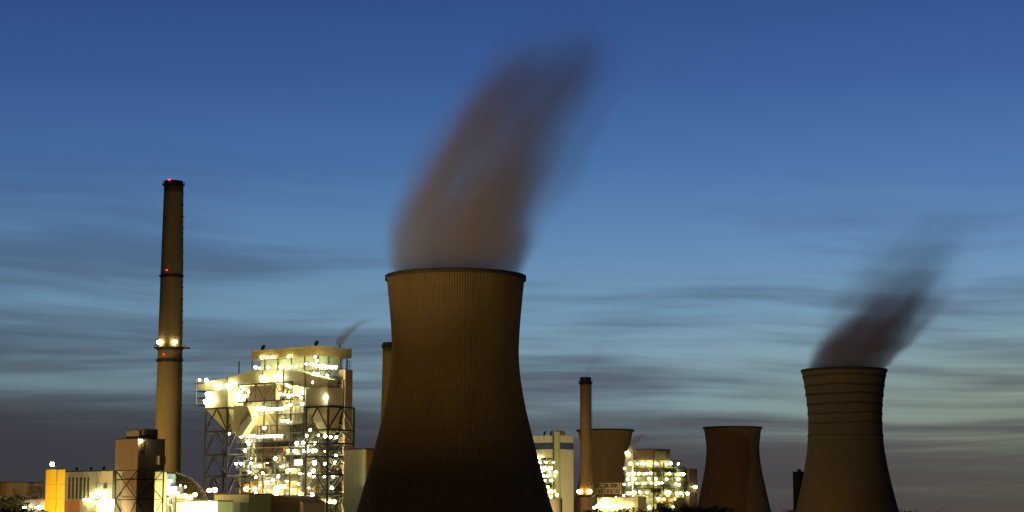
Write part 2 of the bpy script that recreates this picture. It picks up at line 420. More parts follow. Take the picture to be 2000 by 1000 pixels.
b = MB()                                                   # caged ladder up the right-hand side
zz = 40.0
while zz < cH-3:
    z2 = min(zz+3.2, cH-3); a0, a1 = prof_at(csp, zz), prof_at(csp, z2)
    for dy in (-.4, .4): b.bar((cc.x+a0+.55, cc.y-2+dy, zz), (cc.x+a1+.55, cc.y-2+dy, z2), .10)
    b.bar((cc.x+a0+.15, cc.y-2, zz), (cc.x+a0+1.0, cc.y-2, zz), .14)
    zz = z2 if z2 < cH-3 else cH
b.build('ladder', M['steel'], ch)
for y in range(378, 905, 23):
    z = Zat(y, D1); a = prof_at(csp, z); b = MB(); b.bar((cc.x+a-.2, cc.y-2, z), (cc.x+a+1.45, cc.y-2, z), .24); b.build('ladder_landing', M['steel'], ch)
def on_shaft(x, y, D, c, sp, off=1.0):
    p = P(x, y, D); r = prof_at(sp, p.z)+off; dx_ = max(-r*.98, min(r*.98, p.x-c.x)); return Vector((c.x+dx_, c.y-math.sqrt(r*r-dx_*dx_), p.z))
lamp(ch, on_shaft(334, 354.5, D1, cc, csp), .6, 'bulb_red', 'beacon')
lamp(ch, on_shaft(329.5, 530, D1, cc, csp), .46, 'bulb_red', 'beacon')
lamp(ch, on_shaft(324, 694, D1, cc, csp), .46, 'bulb_red', 'beacon')
lamp(ch, on_shaft(314, 670, D1, cc, csp, 1.6), 1.15, 'bulb_white')
lamp(ch, on_shaft(346.5, 670, D1, cc, csp, 1.6), 1.15, 'bulb_white')

D2 = 1800
c2, c2c, c2sp, c2H = chimney([(737, 1134.5, 1156), (760, 1134.5, 1156), (880, 1133.5, 1156), (1000, 1132.5, 1157)], D2,
    'slim pale chimney ringed by orange lamps near its foot, right of the largest cooling tower', M['chimney'], sooty=4, n=32)
ring_platform(c2, c2c, c2sp, Zat(747, D2), 1.4, h=1.0)
ring_platform(c2, c2c, c2sp, Zat(966, D2), 2.6, h=.8)
lamp(c2, on_shaft(1131, 960, D2, c2c, c2sp, 2.0), 1.9, 'bulb_orange')
lamp(c2, on_shaft(1151, 960, D2, c2c, c2sp, 2.0), 1.9, 'bulb_orange')
b = MB(); rr = prof_at(c2sp, 60)
b.bar((c2c.x+rr+.4, c2c.y-3, 12), (c2c.x+prof_at(c2sp, c2H)+.4, c2c.y-3, c2H-5), .3); b.build('ladder', M['steel'], c2)

D3 = 1320
c3, c3c, c3sp, c3H = chimney([(669, 745, 772), (720, 744.5, 772.5), (830, 742, 775), (1000, 739, 778)], D3,
    'dark chimney peeping out behind the left flank of the largest cooling tower', M['chimney'], sooty=5, n=36)
ring_platform(c3, c3c, c3sp, Zat(676, D3), .9, h=.6)

# ================================================================ helpers for plant buildings
def railing(F, parent, pts, z, h=1.2, step=2.5, mat_=None):
    b = MB()
    for (u0, v0), (u1, v1) in zip(pts, pts[1:]):
        L = math.hypot(u1-u0, v1-v0); n = max(1, int(L/step))
        for k in range(n+1):
            t = k/n; q = F.w(u0+(u1-u0)*t, v0+(v1-v0)*t, z); b.bar(q, q+Vector((0, 0, h)), .05)
        for hh in (h*.5, h): b.bar(F.w(u0, v0, z+hh), F.w(u1, v1, z+hh), .06)
    return b.build('railing', mat_ or M['steel'], parent)
def lattice(F, u0, u1, v0, v1, levels, label, legr=.68, brr=.36, style='V', vented=True):
    root = empty('lattice_tower', F.w((u0+u1)/2, (v0+v1)/2, 0), label, 'lattice tower', 'lattice support towers')
    zt = levels[-1]
    for u in (u0, u1):
        for v in (v0, v1):
            b = MB(); b.bar(F.w(u, v, 0), F.w(u, v, zt), legr*1.2); b.build('leg', M['steel'], root)
    sides = [((u0, v0), (u1, v0)), ((u1, v0), (u1, v1)), ((u1, v1), (u0, v1)), ((u0, v1), (u0, v0))]
    for (a, b_) in sides:
        for k, z in enumerate(levels[1:]):
            q = MB(); q.bar(F.w(*a, z), F.w(*b_, z), legr*.8); q.build('crossbeam', M['steel'], root)
            z0 = levels[k]; q = MB(); mid = ((a[0]+b_[0])/2, (a[1]+b_[1])/2)
            if style == 'V':
                q.bar(F.w(*mid, z), F.w(*a, z0), brr); q.bar(F.w(*mid, z), F.w(*b_, z0), brr)
            else:
                q.bar(F.w(*a, z0), F.w(*b_, z), brr); q.bar(F.w(*b_, z0), F.w(*a, z), brr)
            q.build('brace', M['steel'], root)
    return root

# ================================================================ THE BIG BOILER HOUSE (left of the largest tower)
F = Frame(617, 1085)
def zy(x, y, v=0.0): return F.uz(x, y, v)[1]
bh = empty('boiler_house', F.w(0, 0, 0), 'tall cream boiler house crowded with white lamps under a flat overhanging roof', 'boiler house')
uL = F.U(492, 0, 690); vR = F.V(687, 0, 690)
zt, zb = F.uz(617, 677)[1], F.uz(617, 694)[1]
b = MB(); b.box(F, 0, uL, 0, vR, zb, zt); roof = b.build('roof_storey', M['ochre'], bh)
b = MB(); b.box(F, -.3, uL+.3, -.3, vR+.3, zt, zt+.5); b.build('roof_edging', M['tan'], roof)
for x, y in ((513, 680), (617, 677)):
    u = F.U(x, 3, y); b = MB(); b.bar(F.w(u, 3, zt), F.w(u, 3, zt+2.6), .9, 8); b.bar(F.w(u, 3, zt+2.4), F.w(u-1.3, 3, zt+2.9), .9, 8); b.build('roof_vent', M['steel'], roof)
# stack of the small smoke wisp
u, v = 2.0, vR*.72
b = MB(); b.bar(F.w(u, v, zt), F.w(u, v, zt+2.0), .5, 8); b.build('vent_pipe', M['steel'], roof)
# inner core
zc1 = zb
uC = F.U(478, 6)
b = MB(); b.box(F, 3, uL-3, 4, vR-4, F.uz(540, 745)[1], zb); b.build('upper_wall', M['green'], bh)
b = MB(); b.box(F, 2.5, uC, 5.2, vR-2, 0, F.uz(540, 745)[1]); b.build('casing_wall', M['rusty'], bh)
# galleries: floors with rails on the two faces toward us
floors_y = [724, 745, 772, 790, 806, 828, 845, 860, 872, 888, 901, 913, 925, 937, 952, 967, 984]
for i, y in enumerate(floors_y):
    z = F.uz(560, y)[1]
    uu = uL-1 if y < 740 else uC+1
    b = MB(); b.box(F, 0, uu, 0.2, 6, z-.35, z); b.box(F, 0, 2.5, 6, vR-3, z-.35, z)
    fl = b.build('floor', M['steel_mid'] if i % 4 else M['galv'], bh)
    railing(F, fl, [(uu, .3), (.1, .3), (.1, vR-3.2)], z, mat_=M['galv'] if i % 2 else M['steel'])
ncol = 7
for k in range(ncol):
    u = uC*k/(ncol-1)
    b = MB(); b.bar(F.w(u, .6, 0), F.w(u, .6, zb), .5); b.build('column', M['steel'], bh)
for v in (vR*.35, vR*.7, vR-3): 
    b = MB(); b.bar(F.w(.6, v, 0), F.w(.6, v, zb), .5); b.build('column', M['steel'], bh)
# pipes, vessels, ducts filling the galleries
rnd = random.Random(11)
pm = ['cream_smooth', 'galv', 'rusty', 'olive', 'tan', 'cream', 'white', 'cream_smooth']
for k in range(46):
    u = rnd.uniform(1, uC-1); v = rnd.uniform(1.8, 5.2); z0 = rnd.uniform(2, zb-24); z1 = min(zb-3, z0+rnd.uniform(6, 24)); r_ = rnd.uniform(.22, .8)
    b = MB(); b.bar(F.w(u, v, z0), F.w(u, v, z1), r_, 10); 
    if rnd.random() < .6: b.bar(F.w(u, v, z1-r_), F.w(u+rnd.uniform(-7, 7), v, z1-r_), r_, 10)
    b.build('pipe', M[rnd.choice(pm)], bh)
for k in range(40):
    i = rnd.randrange(len(floors_y)-1); z = F.uz(560, floors_y[i+1])[1]; zh = F.uz(560, floors_y[i])[1]-z
    u = rnd.uniform(1, uC-6); w_ = rnd.uniform(2, 7); v = rnd.uniform(1.5, 3)
    b = MB(); b.box(F, u, u+w_, v, v+rnd.uniform(1.5, 3), z, z+max(1.5, zh*rnd.uniform(.45, .95)-.4)); b.build('plant_box', M[rnd.choice(pm)], bh)
for k in range(16):
    i = rnd.randrange(2, len(floors_y)-2); z0 = F.uz(560, floors_y[i+1])[1]; z1 = F.uz(560, floors_y[i])[1]
    u = rnd.uniform(2, uC-8); s_ = rnd.choice((-1, 1)); b = MB()
    for d in (0, .9): b.bar(F.w(u, .9+d, z0), F.w(u+s_*(z1-z0)*1.1, .9+d, z1), .14)
    b.build('stair', M['galv'], bh)
for k in range(14):
    i = rnd.randrange(2, len(floors_y)-3); z0 = F.uz(560, floors_y[i+2])[1]; z1 = F.uz(560, floors_y[i])[1]
    j = rnd.randrange(ncol-1); u0, u1 = uC*j/(ncol-1), uC*(j+1)/(ncol-1)
    if rnd.random() < .5: u0, u1 = u1, u0
    b = MB(); b.bar(F.w(u0, .5, z0), F.w(u1, .5, z1), .22); b.build('brace', M['steel'], bh)
for x0, x1, y0, y1, v0_, v1_ in ((497, 512, 862, 886, 1.2, 4.0), (513, 531, 858, 893, .9, 4.4), (532, 553, 861, 882, 1.3, 4.0), (518, 526, 893, 912, 1.5, 3.5), (500, 508, 886, 905, 1.5, 3.0), (540, 549, 882, 903, 1.5, 3.2)):
    b = MB(); b.box(F, F.U(x1, 1, y0), F.U(x0, 1, y0), v0_, v1_, F.uz(525, y1, 1)[1], F.uz(525, y0, 1)[1]); b.build('rusty_hopper', M['rust'], bh)
for k in range(34):
    i = rnd.randrange(2, len(floors_y)-1); z0 = F.uz(560, floors_y[i+1])[1]; z1 = F.uz(560, floors_y[i])[1]; u = rnd.uniform(1, uC-9)
    b = MB(); st_ = rnd.choice((-1, 1)); w_ = rnd.uniform(3.5, 8)
    b.bar(F.w(u, .35, z0 if st_ > 0 else z1), F.w(u+w_, .35, z1 if st_ > 0 else z0), .15); b.bar(F.w(u, .35, z0), F.w(u, .35, z1), .18); b.bar(F.w(u+w_, .35, z0), F.w(u+w_, .35, z1), .18)
    b.build('bay_bracing', M['steel'], bh)
# strip lights along two galleries
for x0, x1, y in ((486, 520, 798), (523, 552, 798), (483, 498, 851), (502, 552, 851), (576, 590, 903), (545, 556, 984), (570, 578, 985)):
    u0, z = F.uz(x1, y, .1); u1 = F.U(x0, .1, y); hh = 1.3 if y < 860 else 2.6
    b = MB(); b.box(F, u0, u1, -.25, .1, z-hh*.5, z+hh*.5); b.build('strip_light', M['strip'], bh)
BL = [(511, 698.5), (521, 698, .6), (532, 697.5), (563.4, 696.5), (499.5, 717.4, 1.1), (507, 719, .7), (523.8, 718.3, 1.1), (549, 717, 1.15), (567, 716.5), (578, 715.6, .7), (598.5, 711), (609, 711, .8),
      (615.6, 697, .6), (512, 739, 1.3), (540, 737, 1.5), (558, 739), (493, 741, .8), (592, 746, 1.2), (560, 751.6), (567, 755), (581, 751.6), (464, 755), (470, 765), (476, 760), (486, 765), (493, 773, 1.2), (478, 773), (450, 780),
      (460, 780, .7), (468, 780), (477, 780), (455, 791), (547, 769.6, 1.1), (556, 770), (564, 773, 1.1), (572, 771, 1.1), (583, 769.6, 1.2), (588, 777, .7), (590, 789), (489.6, 795), (502, 797), (514, 798, 1.2), (527, 799, 1.1),
      (547, 798), (558, 795, 1.1), (567, 791), (446, 847, 1.1), (471.6, 852, 1.2), (487, 838, 1.1), (497, 822, 1.2), (552, 822), (561.6, 822.7), (516.6, 836), (484, 863, 1.1), (478, 880), (481, 851), (490, 851), (579.6, 866, 1.1), (592, 865, 1.1),
      (576, 881, 1.1), (594, 881), (538, 895.6), (461, 905.5, .8), (470.7, 905.5, .8), (490, 904.6), (513, 924, .8), (521, 942, 1.1), (533, 938), (524, 958), (540, 955, 1.8), (540, 967.6, 1.2), (500, 963, .7), (586, 925, .7), (583, 945, .6)]
for q in BL:
    x, y = q[:2]; r_ = q[2] if len(q) > 2 else .9
    v = -1.2; u, z = F.uz(x, y, v); lamp(bh, F.w(u, v, z), r_*.84)
for x, y in ((486, 868), (500, 874), (516, 880), (532, 872), (548, 868), (562, 880), (490, 896), (506, 910), (524, 904), (552, 912), (566, 918), (488, 922), (500, 932), (544, 930), (560, 940), (508, 948), (570, 956)):  # extra lamps added inside the galleries to brighten the lower floors
    u, z = F.uz(x, y, 2.2); lamp(bh, F.w(u, 2.2, z), .75)
for x, y, r_ in ((480.6, 955, 1.2), (497, 955, 1.1), (486, 972, .7), (512, 968, .7), (586, 964, .9), (556, 950, .8)):
    u, z = F.uz(x, y, -1.2); lamp(bh, F.w(u, -1.2, z), r_, 'bulb_orange')

# right-hand gallery bay of the boiler house (its right face and the bay in front of it)
an = empty('stair_tower', F.w(-2, 6, 0), 'dark steel gallery bay with white lamps between the lattice tower and the brown slab', 'gallery tower')
v0, v1 = 0.0, F.V(660, 0, 880)
for y in range(735, 1000, 13):
    z = F.vz(640, y, -1)[1]; b = MB(); b.box(F, -5, -.6, v0+1, v1, z-.3, z); fl = b.build('floor', M['steel'], an)
    railing(F, fl, [(-.7, v0+1.1), (-4.9, v0+1.1), (-4.9, v1)], z)
for v in (v0+1.2, (v0+v1)/2, v1-.2):
    for u in (-4.8, -.8):
        b = MB(); b.bar(F.w(u, v, 0), F.w(u, v, F.vz(640, 722, -1)[1]), .38); b.build('column', M['steel'], an)
for k, y in enumerate(range(735, 975, 13)):
    z1, z0 = F.vz(640, y, -1)[1], F.vz(640, y+13, -1)[1]; a, c_ = (v0+3, v1-3) if k % 2 else (v1-3, v0+3)
    b = MB(); b.bar(F.w(-4.2, a, z0), F.w(-4.2, c_, z1), .16); b.bar(F.w(-3.2, a, z0), F.w(-3.2, c_, z1), .16); b.build('stair', M['galv'], an)
for k in range(14):
    v = rnd.uniform(v0+2, v1-2); z = F.vz(640, rnd.choice(range(748, 1000, 13)), -1)[1]
    b = MB(); b.box(F, -3.5, -1, v, v+rnd.uniform(1.5, 3), z, z+rnd.uniform(1.4, 2.6)); b.build('plant_box', M[rnd.choice(pm)], an)
AL = [(619, 705, .8), (617, 714), (623, 714), (630, 714.7, .8), (637, 716.5, 1.1), (643, 716.5), (649, 717.4, 1.1), (656, 717.4, 1.2), (614, 730), (621, 731, 1.0), (639, 733.6), (612, 747, 1.2), (639, 748, 1.1), (639, 760.6, 1.1), (628, 775, 1.1),
      (635, 775, 1.2), (642.6, 775), (615.6, 866), (635, 852, 1.1), (646, 853), (657, 854, 1.1), (648, 832, .9), (599, 850.6, .7), (610, 880, 1.1), (617, 880, 1.1), (603, 880), (633.6, 882, .7), (656, 890, .8), (614, 903.7, 1.2), (634.5, 905.5),
      (655, 903.7, 1.2), (612, 919, .9), (605, 926, 1.1), (614, 930.7, 1.0), (633.6, 930.7, .8), (650.7, 930.7, .9), (603, 953, .6), (648, 953, .8), (610, 966, 1.5), (601, 985.6, 1.2), (612, 980, 1.1), (610, 993, 1.2), (628, 980), (644, 980, 1.1), (653, 980, 1.1), (622, 850, .8), (606, 840, .8)]
for q in AL:
    x, y = q[:2]; r_ = q[2] if len(q) > 2 else .9
    v, z = F.vz(x, y, -5.6); lamp(an, F.w(-5.6, v, z), r_*.88)

# slab-shaped lift shaft on the right
Fs = Frame(672, 1092)
ls = empty('lift_shaft', Fs.w(0, 0, 0), 'tall plain tan slab at the right end of the large boiler house', 'shaft')
b = MB(); b.box(Fs, 0, Fs.U(660), 0, Fs.V(687), 0, Fs.uz(672, 722)[1]); b.build('wall', M['tan'], ls)
b = MB(); b.box(Fs, .4, Fs.U(653), -1.2, 3, Fs.uz(665, 800)[1], Fs.uz(665, 743)[1]); b.build('side_casing', M['brown'], ls)
v = Fs.V(681); b = MB()
for dv in (0, 1.6): b.bar(Fs.w(1.5, v+dv, Fs.uz(672, 722)[1]), Fs.w(1.5, v+dv, Fs.uz(672, 703)[1]), .22)
for k in range(4): b.bar(Fs.w(1.5, v-2, Fs.uz(672, 720-k*5)[1]), Fs.w(1.5, v+3, Fs.uz(672, 720-k*5)[1]), .12)
b.build('roof_frame', M['steel'], ls)

# cream flue duct crossing in front of the boiler house, two square hoppers hanging under it
VD0, VD1 = -9.0, -2.4
fd = empty('flue_duct', F.w(F.U(520, VD0), VD0, 0), 'long cream flue duct sloping down to the left across the large boiler house', 'duct')
top = [(387, 750), (400, 746), (440, 738.5), (470, 729), (488, 725), (505, 723.5), (580, 723.5), (598, 729), (640, 741)]
bot = [(640, 757), (595, 757), (560, 749), (480, 749), (460, 754), (446, 763), (400, 763), (387, 761)]
b = MB(); b.prism(F, [F.uz(x, y, VD0) for x, y in top+bot], VD0, VD1); b.build('duct_casing', M['cream_smooth'], fd)
for x in (444, 513, 553, 596):
    y0 = 736 if x == 444 else 722; b = MB(); u, z = F.uz(x, y0, VD0-.3); z1 = F.uz(x, 762 if x in (444, 596) else 749, VD0-.3)[1]
    b.bar(F.w(u, VD0-.3, z), F.w(u, VD0-.3, z1), .3); b.build('stiffener', M['steel'], fd)
b = MB()                                                   # truss girder carrying the duct
ug0, zg0 = F.uz(465, 748.5, VD0-.6); ug1 = F.uz(572, 748.5, VD0-.6)[0]; zg1 = F.uz(520, 783, VD0-.6)[1]; zg0 = F.uz(520, 748.5, VD0-.6)[1]
b.bar(F.w(ug0, VD0-.6, zg0), F.w(ug1, VD0-.6, zg0), .42); b.bar(F.w(ug0, VD0-.6, zg1), F.w(ug1, VD0-.6, zg1), .42)
nseg = 6
for k in range(nseg+1):
    ua = ug0+(ug1-ug0)*k/nseg
    b.bar(F.w(ua, VD0-.6, zg0), F.w(ua, VD0-.6, zg1), .22)
    if k < nseg:
        ub = ug0+(ug1-ug0)*(k+1)/nseg; q0, q1 = (zg1, zg0) if k % 2 else (zg0, zg1)
        b.bar(F.w(ua, VD0-.6, q0), F.w(ub, VD0-.6, q1), .24)
b.build('truss_girder', M['steel'], fd)
b = MB(); b.box(F, F.U(540, -4, 768), F.U(488, -4, 768), -4.5, -1.5, zg1+.4, zg0-.6); b.build('hanging_casing', M['tan'], fd)
for x, y, r_ in ((403, 741.7, .9), (389.7, 742, .6), (421, 753, 1.2), (444.6, 753.4, 1.2), (450, 750, 1.0), (512, 738, 1.3), (538, 737, 1.4), (545, 736, 1.2)):
    v = VD0-1.4; u, z = F.uz(x, y, v); lamp(fd, F.w(u, v, z), r_)
# left end platforms
for y in (748, 763, 776, 790):
    u0, z = F.uz(403, y, VD0+1); u1 = F.U(384, VD0+1, y); b = MB(); b.box(F, u0, u1, VD0-.5, VD1, z-.3, z); p = b.build('platform', M['steel'], fd)
    railing(F, p, [(u0, VD0-.4), (u1, VD0-.4), (u1, VD1)], z, mat_=M['galv'])
u = F.U(385, VD0+1)
for v in (VD0-.4, VD1):
    b = MB(); b.bar(F.w(u, v, F.uz(385, 790, v)[1]), F.w(u, v, F.uz(385, 742, v)[1]), .2); b.build('post', M['galv'], fd)

def hopper(x0, x1, ytop, ymid, ytip, xt0, xt1, label, lamps, side=1):
    vf, vb = VD0-1, VD1+3.5
    root = empty('ash_hopper', F.w(F.U((x0+x1)/2, vf), vf, F.uz((x0+x1)/2, ytip, vf)[1]), label, 'hopper', 'ash hoppers under the flue duct')
    xm = (x0+x1)/2; u0, u1 = F.U(x1, vf, ymid), F.U(x0, vf, ymid); z0, z1, zt_ = (F.uz(xm, y, vf)[1] for y in (ymid, ytop, ytip))
    b = MB(); b.box(F, u0, u1, vf, vb, z0, z1); b.build('box_casing', M['cream_smooth'], root)
    b = MB(); b.frustum(F, (F.U(xt1, vf, ytip), F.U(xt0, vf, ytip), vf+3, vf+6), (u0, u1, vf, vb), zt_, z0-.02); b.build('cone', M['cream_smooth'], root)
    b = MB(); b.box(F, u0-.4, u1+.4, vf-.4, vb+.4, z0-.5, z0+.3); b.build('collar', M['steel'], root)
    for x, y, r_ in lamps:
        u, z = F.uz(x, y, vf-1.4); lamp(root, F.w(u, vf-1.4, z), r_)
    return u0, u1, vf, vb, z0
h1 = hopper(401, 445, 763.5, 797, 846, 438, 452, 'left ash hopper, a square cream box over a pointed tan cone', [(405, 769.6, 1.3), (402, 784, 1.2), (413, 781, 1.0)])
h2 = hopper(597, 640, 757.5, 794, 846, 618, 640, 'right ash hopper, a square cream box near the tan slab', [(636, 776, 1.1)], 1)
# slanting transfer chute between the left hopper and the boiler
Fc = F; cr = empty('transfer_chute', F.w(F.U(470, -6), -6, zy(470, 850)), 'slanting cream chute beside the left ash hopper', 'chute')
b = MB(); b.prism(F, [F.uz(x, y, -8) for x, y in ((456, 792), (482, 792), (492, 815), (470, 852), (463, 852), (456, 832))], -8, -2.6); b.build('chute_casing', M['cream_smooth'], cr)
b = MB(); b.prism(F, [F.uz(x, y, -8.6) for x, y in ((484, 812), (493, 820), (471, 852), (466, 846), (470, 830))], -8.6, -8.05); b.build('pale_face', M['white'], cr)  # lighter plate laid over one face of the chute

lv = [0] + [zy(420, y, h1[2]) for y in (975, 930, 888, 843, 798)]
lattice(F, F.U(443, h1[2], 900), F.U(400, h1[2], 900), h1[2], h1[3]+2.5, lv, 'lattice tower under the left ash hopper, standing clear against the sky')
lv = [0] + [zy(620, y, h2[2]) for y in (965, 928, 892, 866, 840, 795)]
lattice(F, F.U(640, h2[2], 900), F.U(597, h2[2], 900), h2[2], h2[3]+8.0, lv, 'lattice tower under the right ash hopper, standing before lamp-lit galleries')

# ================================================================ BUILDINGS ROUND THE FOOT OF THE BOILER HOUSE
def block(name, F_, ul, vl, z1, mat_, label, cat='building', z0=0, roofm='roof', group=None, part='wall', edge=.25):
    root = empty(name, F_.w(0, 0, 0), label, cat, group)
    b = MB(); b.box(F_, 0, ul, 0, vl, z0, z1); w = b.build(part, mat_, root)
    b = MB(); b.box(F_, -edge, ul+edge, -edge, vl+edge, z1+.003, z1+.6); b.build('roof', M[roofm], root)
    return root
def strip_on(F_, parent, x0, x1, y0, y1, name, mat_, v=0.0, depth=.3, xm=None):
    xm = (x0+x1)/2
    b = MB(); b.box(F_, F_.U(x1, v, (y0+y1)/2), F_.U(x0, v, (y0+y1)/2), v-depth, v+.1, F_.uz(xm, y1, v)[1], F_.uz(xm, y0, v)[1]); return b.build(name, mat_, parent)

# pale green hall between boiler house and cooling tower
Fg = Frame(713, 1010); gh = block('green_hall', Fg, Fg.U(672), Fg.V(735), Fg.uz(700, 878)[1], M['green'], 'pale green hall half hidden by the left flank of the largest cooling tower')
b = MB(); b.box(Fg, -.3, -.05, .5, Fg.V(734), 0, Fg.vz(720, 880)[1]); b.build('end_wall', M['orange_door'], gh)

# front row below the boiler house
Fa = Frame(486, 960, 990)
oh = block('olive_hall', Fa, Fa.U(418, 0, 985), 14, Fa.uz(460, 966)[1], M['olive'], 'olive clad low hall in front of the left lattice tower')
b = MB(); b.box(Fa, 0.3, Fa.U(456, 0, 985), -5, -.05, 0, Fa.uz(470, 982)[1]); b.build('lean_to', M['green'], oh)
lamp(oh, Fa.w(*(lambda t: (t[0], -1, t[1]))(Fa.uz(408.6, 957.7, -1))), 1.0, 'bulb_orange')
lamp(oh, Fa.w(*(lambda t: (t[0], -1, t[1]))(Fa.uz(420, 957, -1))), 1.1, 'bulb_orange')
b = MB(); b.bar(Fa.w(Fa.U(392, -1, 961), -1, Fa.uz(392, 961, -1)[1]), Fa.w(Fa.U(424, -1, 961), -1, Fa.uz(424, 961, -1)[1]), .3); b.build('lamp_rail', M['rock'], oh)
# domed store with dark curved roof
Fm = Frame(540, 985, 985)
ds = empty('coal_store', Fm.w(0, 0, 0), 'dark store with a shallow curved roof lit orange from above, at the boiler foot', 'building')
b = MB(); pts = [Fm.uz(x, y) for x, y in ((592, 982), (575, 973), (540, 967), (500, 966), (474, 967), (468, 975), (486, 982))]
b.prism(Fm, pts, 0, 16); b.build('roof', M['rock'], ds)
b = MB(); b.box(Fm, Fm.U(590, 0, 985), Fm.U(487, 0, 985), .6, 15, 0, Fm.uz(540, 982)[1]); b.build('wall', M['brown'], ds)
# lower ground-floor hall with bright bays on its right
Fh = Frame(596, 1000, 985)
wb = block('switch_house', Fh, Fh.U(541, 0, 985), 10, Fh.uz(570, 972)[1], M['olive'], 'small olive switch house with two bright windows below the lattice tower')
for x0, x1 in ((543, 556), (568, 578)): strip_on(Fh, wb, x0, x1, 977, 993, 'window', M['strip'], 0, .15)

# left: hopper house on legs
FH = Frame(269, 870, 900)
hh = empty('bunker_house', FH.w(0, 0, 0), 'square tan bunker raised on cross-braced steel legs before the tallest chimney', 'bunker')
uu, vv = FH.U(225, 0, 890), FH.V(322, 0, 890); zB, zT = FH.uz(269, 917)[1], FH.uz(269, 857)[1]
b = MB(); b.box(FH, 0, uu, 0, vv, zB, zT); w = b.build('bunker_wall', M['tan'], hh)
b = MB(); b.box(FH, -.2, uu+.2, -.2, vv+.2, zT, zT+.35); b.build('roof', M['roof'], hh)
b = MB(); b.box(FH, 3, FH.U(247, 3, 850), 3, 8, zT+.35, zT+3.6); b.build('roof_housing', M['olive'], hh)
b = MB(); b.box(FH, 1, 6, 4, FH.V(308, 1, 850), zT+.35, zT+4.4); b.build('roof_housing', M['brown'], hh)
b = MB(); b.box(FH, -.25, -.0, FH.V(274, 0, 880), FH.V(281, 0, 880), FH.vz(278, 882)[1], FH.vz(278, 862)[1]); b.build('door', M['brown'], hh)
b = MB(); b.box(FH, -2.5, -.3, FH.V(307, -1, 900), FH.V(319, -1, 900), FH.vz(313, 908)[1], FH.vz(313, 891)[1]); b.build('landing_box', M['cream'], hh)
cu0, cu1 = uu*.18, uu*.85
b = MB(); b.frustum(FH, (cu0, cu1, vv*.15, vv*.8), (cu0, cu1, vv*.15, vv*.8), 0, zB-.01); b.build('chute_casing', M['tan'], hh)
for u in (0.3, uu-.3):
    for v in (.3, vv-.3): b = MB(); b.bar(FH.w(u, v, 0), FH.w(u, v, zB), .4); b.build('leg', M['steel'], hh)
zl = [FH.uz(269, y)[1] for y in (1010, 975.5, 936, 917.5)]
for (a, c_) in (((.3, .3), (uu-.3, .3)), ((.3, .3), (.3, vv-.3)), ((uu-.3, .3), (uu-.3, vv-.3))):
    for z in zl[1:]:
        b = MB(); b.bar(FH.w(*a, z), FH.w(*c_, z), .26); b.build('crossbeam', M['steel'], hh)
    for z0, z1 in ((0, zl[1]), (zl[1], zl[3])):
        b = MB(); b.bar(FH.w(*a, z0), FH.w(*c_, z1), .2); b.bar(FH.w(*c_, z0), FH.w(*a, z1), .2); b.build('brace', M['steel'], hh)
v, z = FH.vz(276, 861, -.8); lamp(hh, FH.w(-.8, v, z), .5)
b = MB(); u, z0 = FH.uz(233, 975, -1.2); z1 = FH.uz(233, 918, -1.2)[1]; b.bar(FH.w(uu+1.2, 1, z0), FH.w(uu+1.2, 1, z1), .9, 12); b.build('downpipe', M['steel_mid'], hh)

# cream hall with tall slit windows
FC = Frame(225, 930, 960)
ul = FC.U(124, 0, 960)
cb = block('cream_hall', FC, ul, 30, FC.uz(180, 921)[1], M['cream'], 'cream hall with a row of tall narrow windows, between yellow silo and bunker')
for k in range(6):
    x = 133.5+k*7.4; w = strip_on(FC, cb, x, x+4.2, 931, 975, 'window', M['louvre'], 0, .12)
    strip_on(FC, w, x-.3, x+4.5, 930, 931.5, 'lintel', M['cream_smooth'], 0, .5)
strip_on(FC, cb, 188, 223, 944, 975, 'green_panel', M['green'], 0, .2)
strip_on(FC, cb, 128, 157, 977, 1004, 'door', M['orange_door'], 0, .25)
strip_on(FC, cb, 204, 210, 944, 954, 'vent', M['louvre'], 0, .5)
strip_on(FC, cb, 182, 218, 973.5, 975.5, 'canopy', M['steel'], 0, 2.0)
for x, y, r_ in ((184, 965, 1.0), (200, 965, 1.0), (165, 976, .6), (174, 976, .6), (190, 981, 1.2), (199, 979, 1.2), (208, 980, 1.2), (215, 978, 1.0), (197, 994, .9), (206, 992, .9)):
    u, z = FC.uz(x, y, -1.8); lamp(cb, FC.w(u, -1.8, z), r_)

for x in (127.5, 160, 187, 224):
    b = MB(); u = FC.U(x, -.4, 960); b.bar(FC.w(u, -.3, 0), FC.w(u, -.3, FC.uz(180, 921)[1]), .13, 6); b.build('downpipe', M['steel_mid'], cb)
for x in (150, 178, 203):
    u = FC.U(x, 6, 920); z_ = FC.uz(180, 921)[1]+.6; b = MB(); b.bar(FC.w(u, 6, z_), FC.w(u, 6, z_+1.3), .5, 8); b.bar(FC.w(u, 6, z_+1.3), FC.w(u, 6, z_+1.7), .85, 8); b.build('roof_vent', M['steel'], cb)
strip_on(FC, cb, 128, 224, 940.6, 941.4, 'sheeting_rail', M['cream_smooth'], 0, .12)
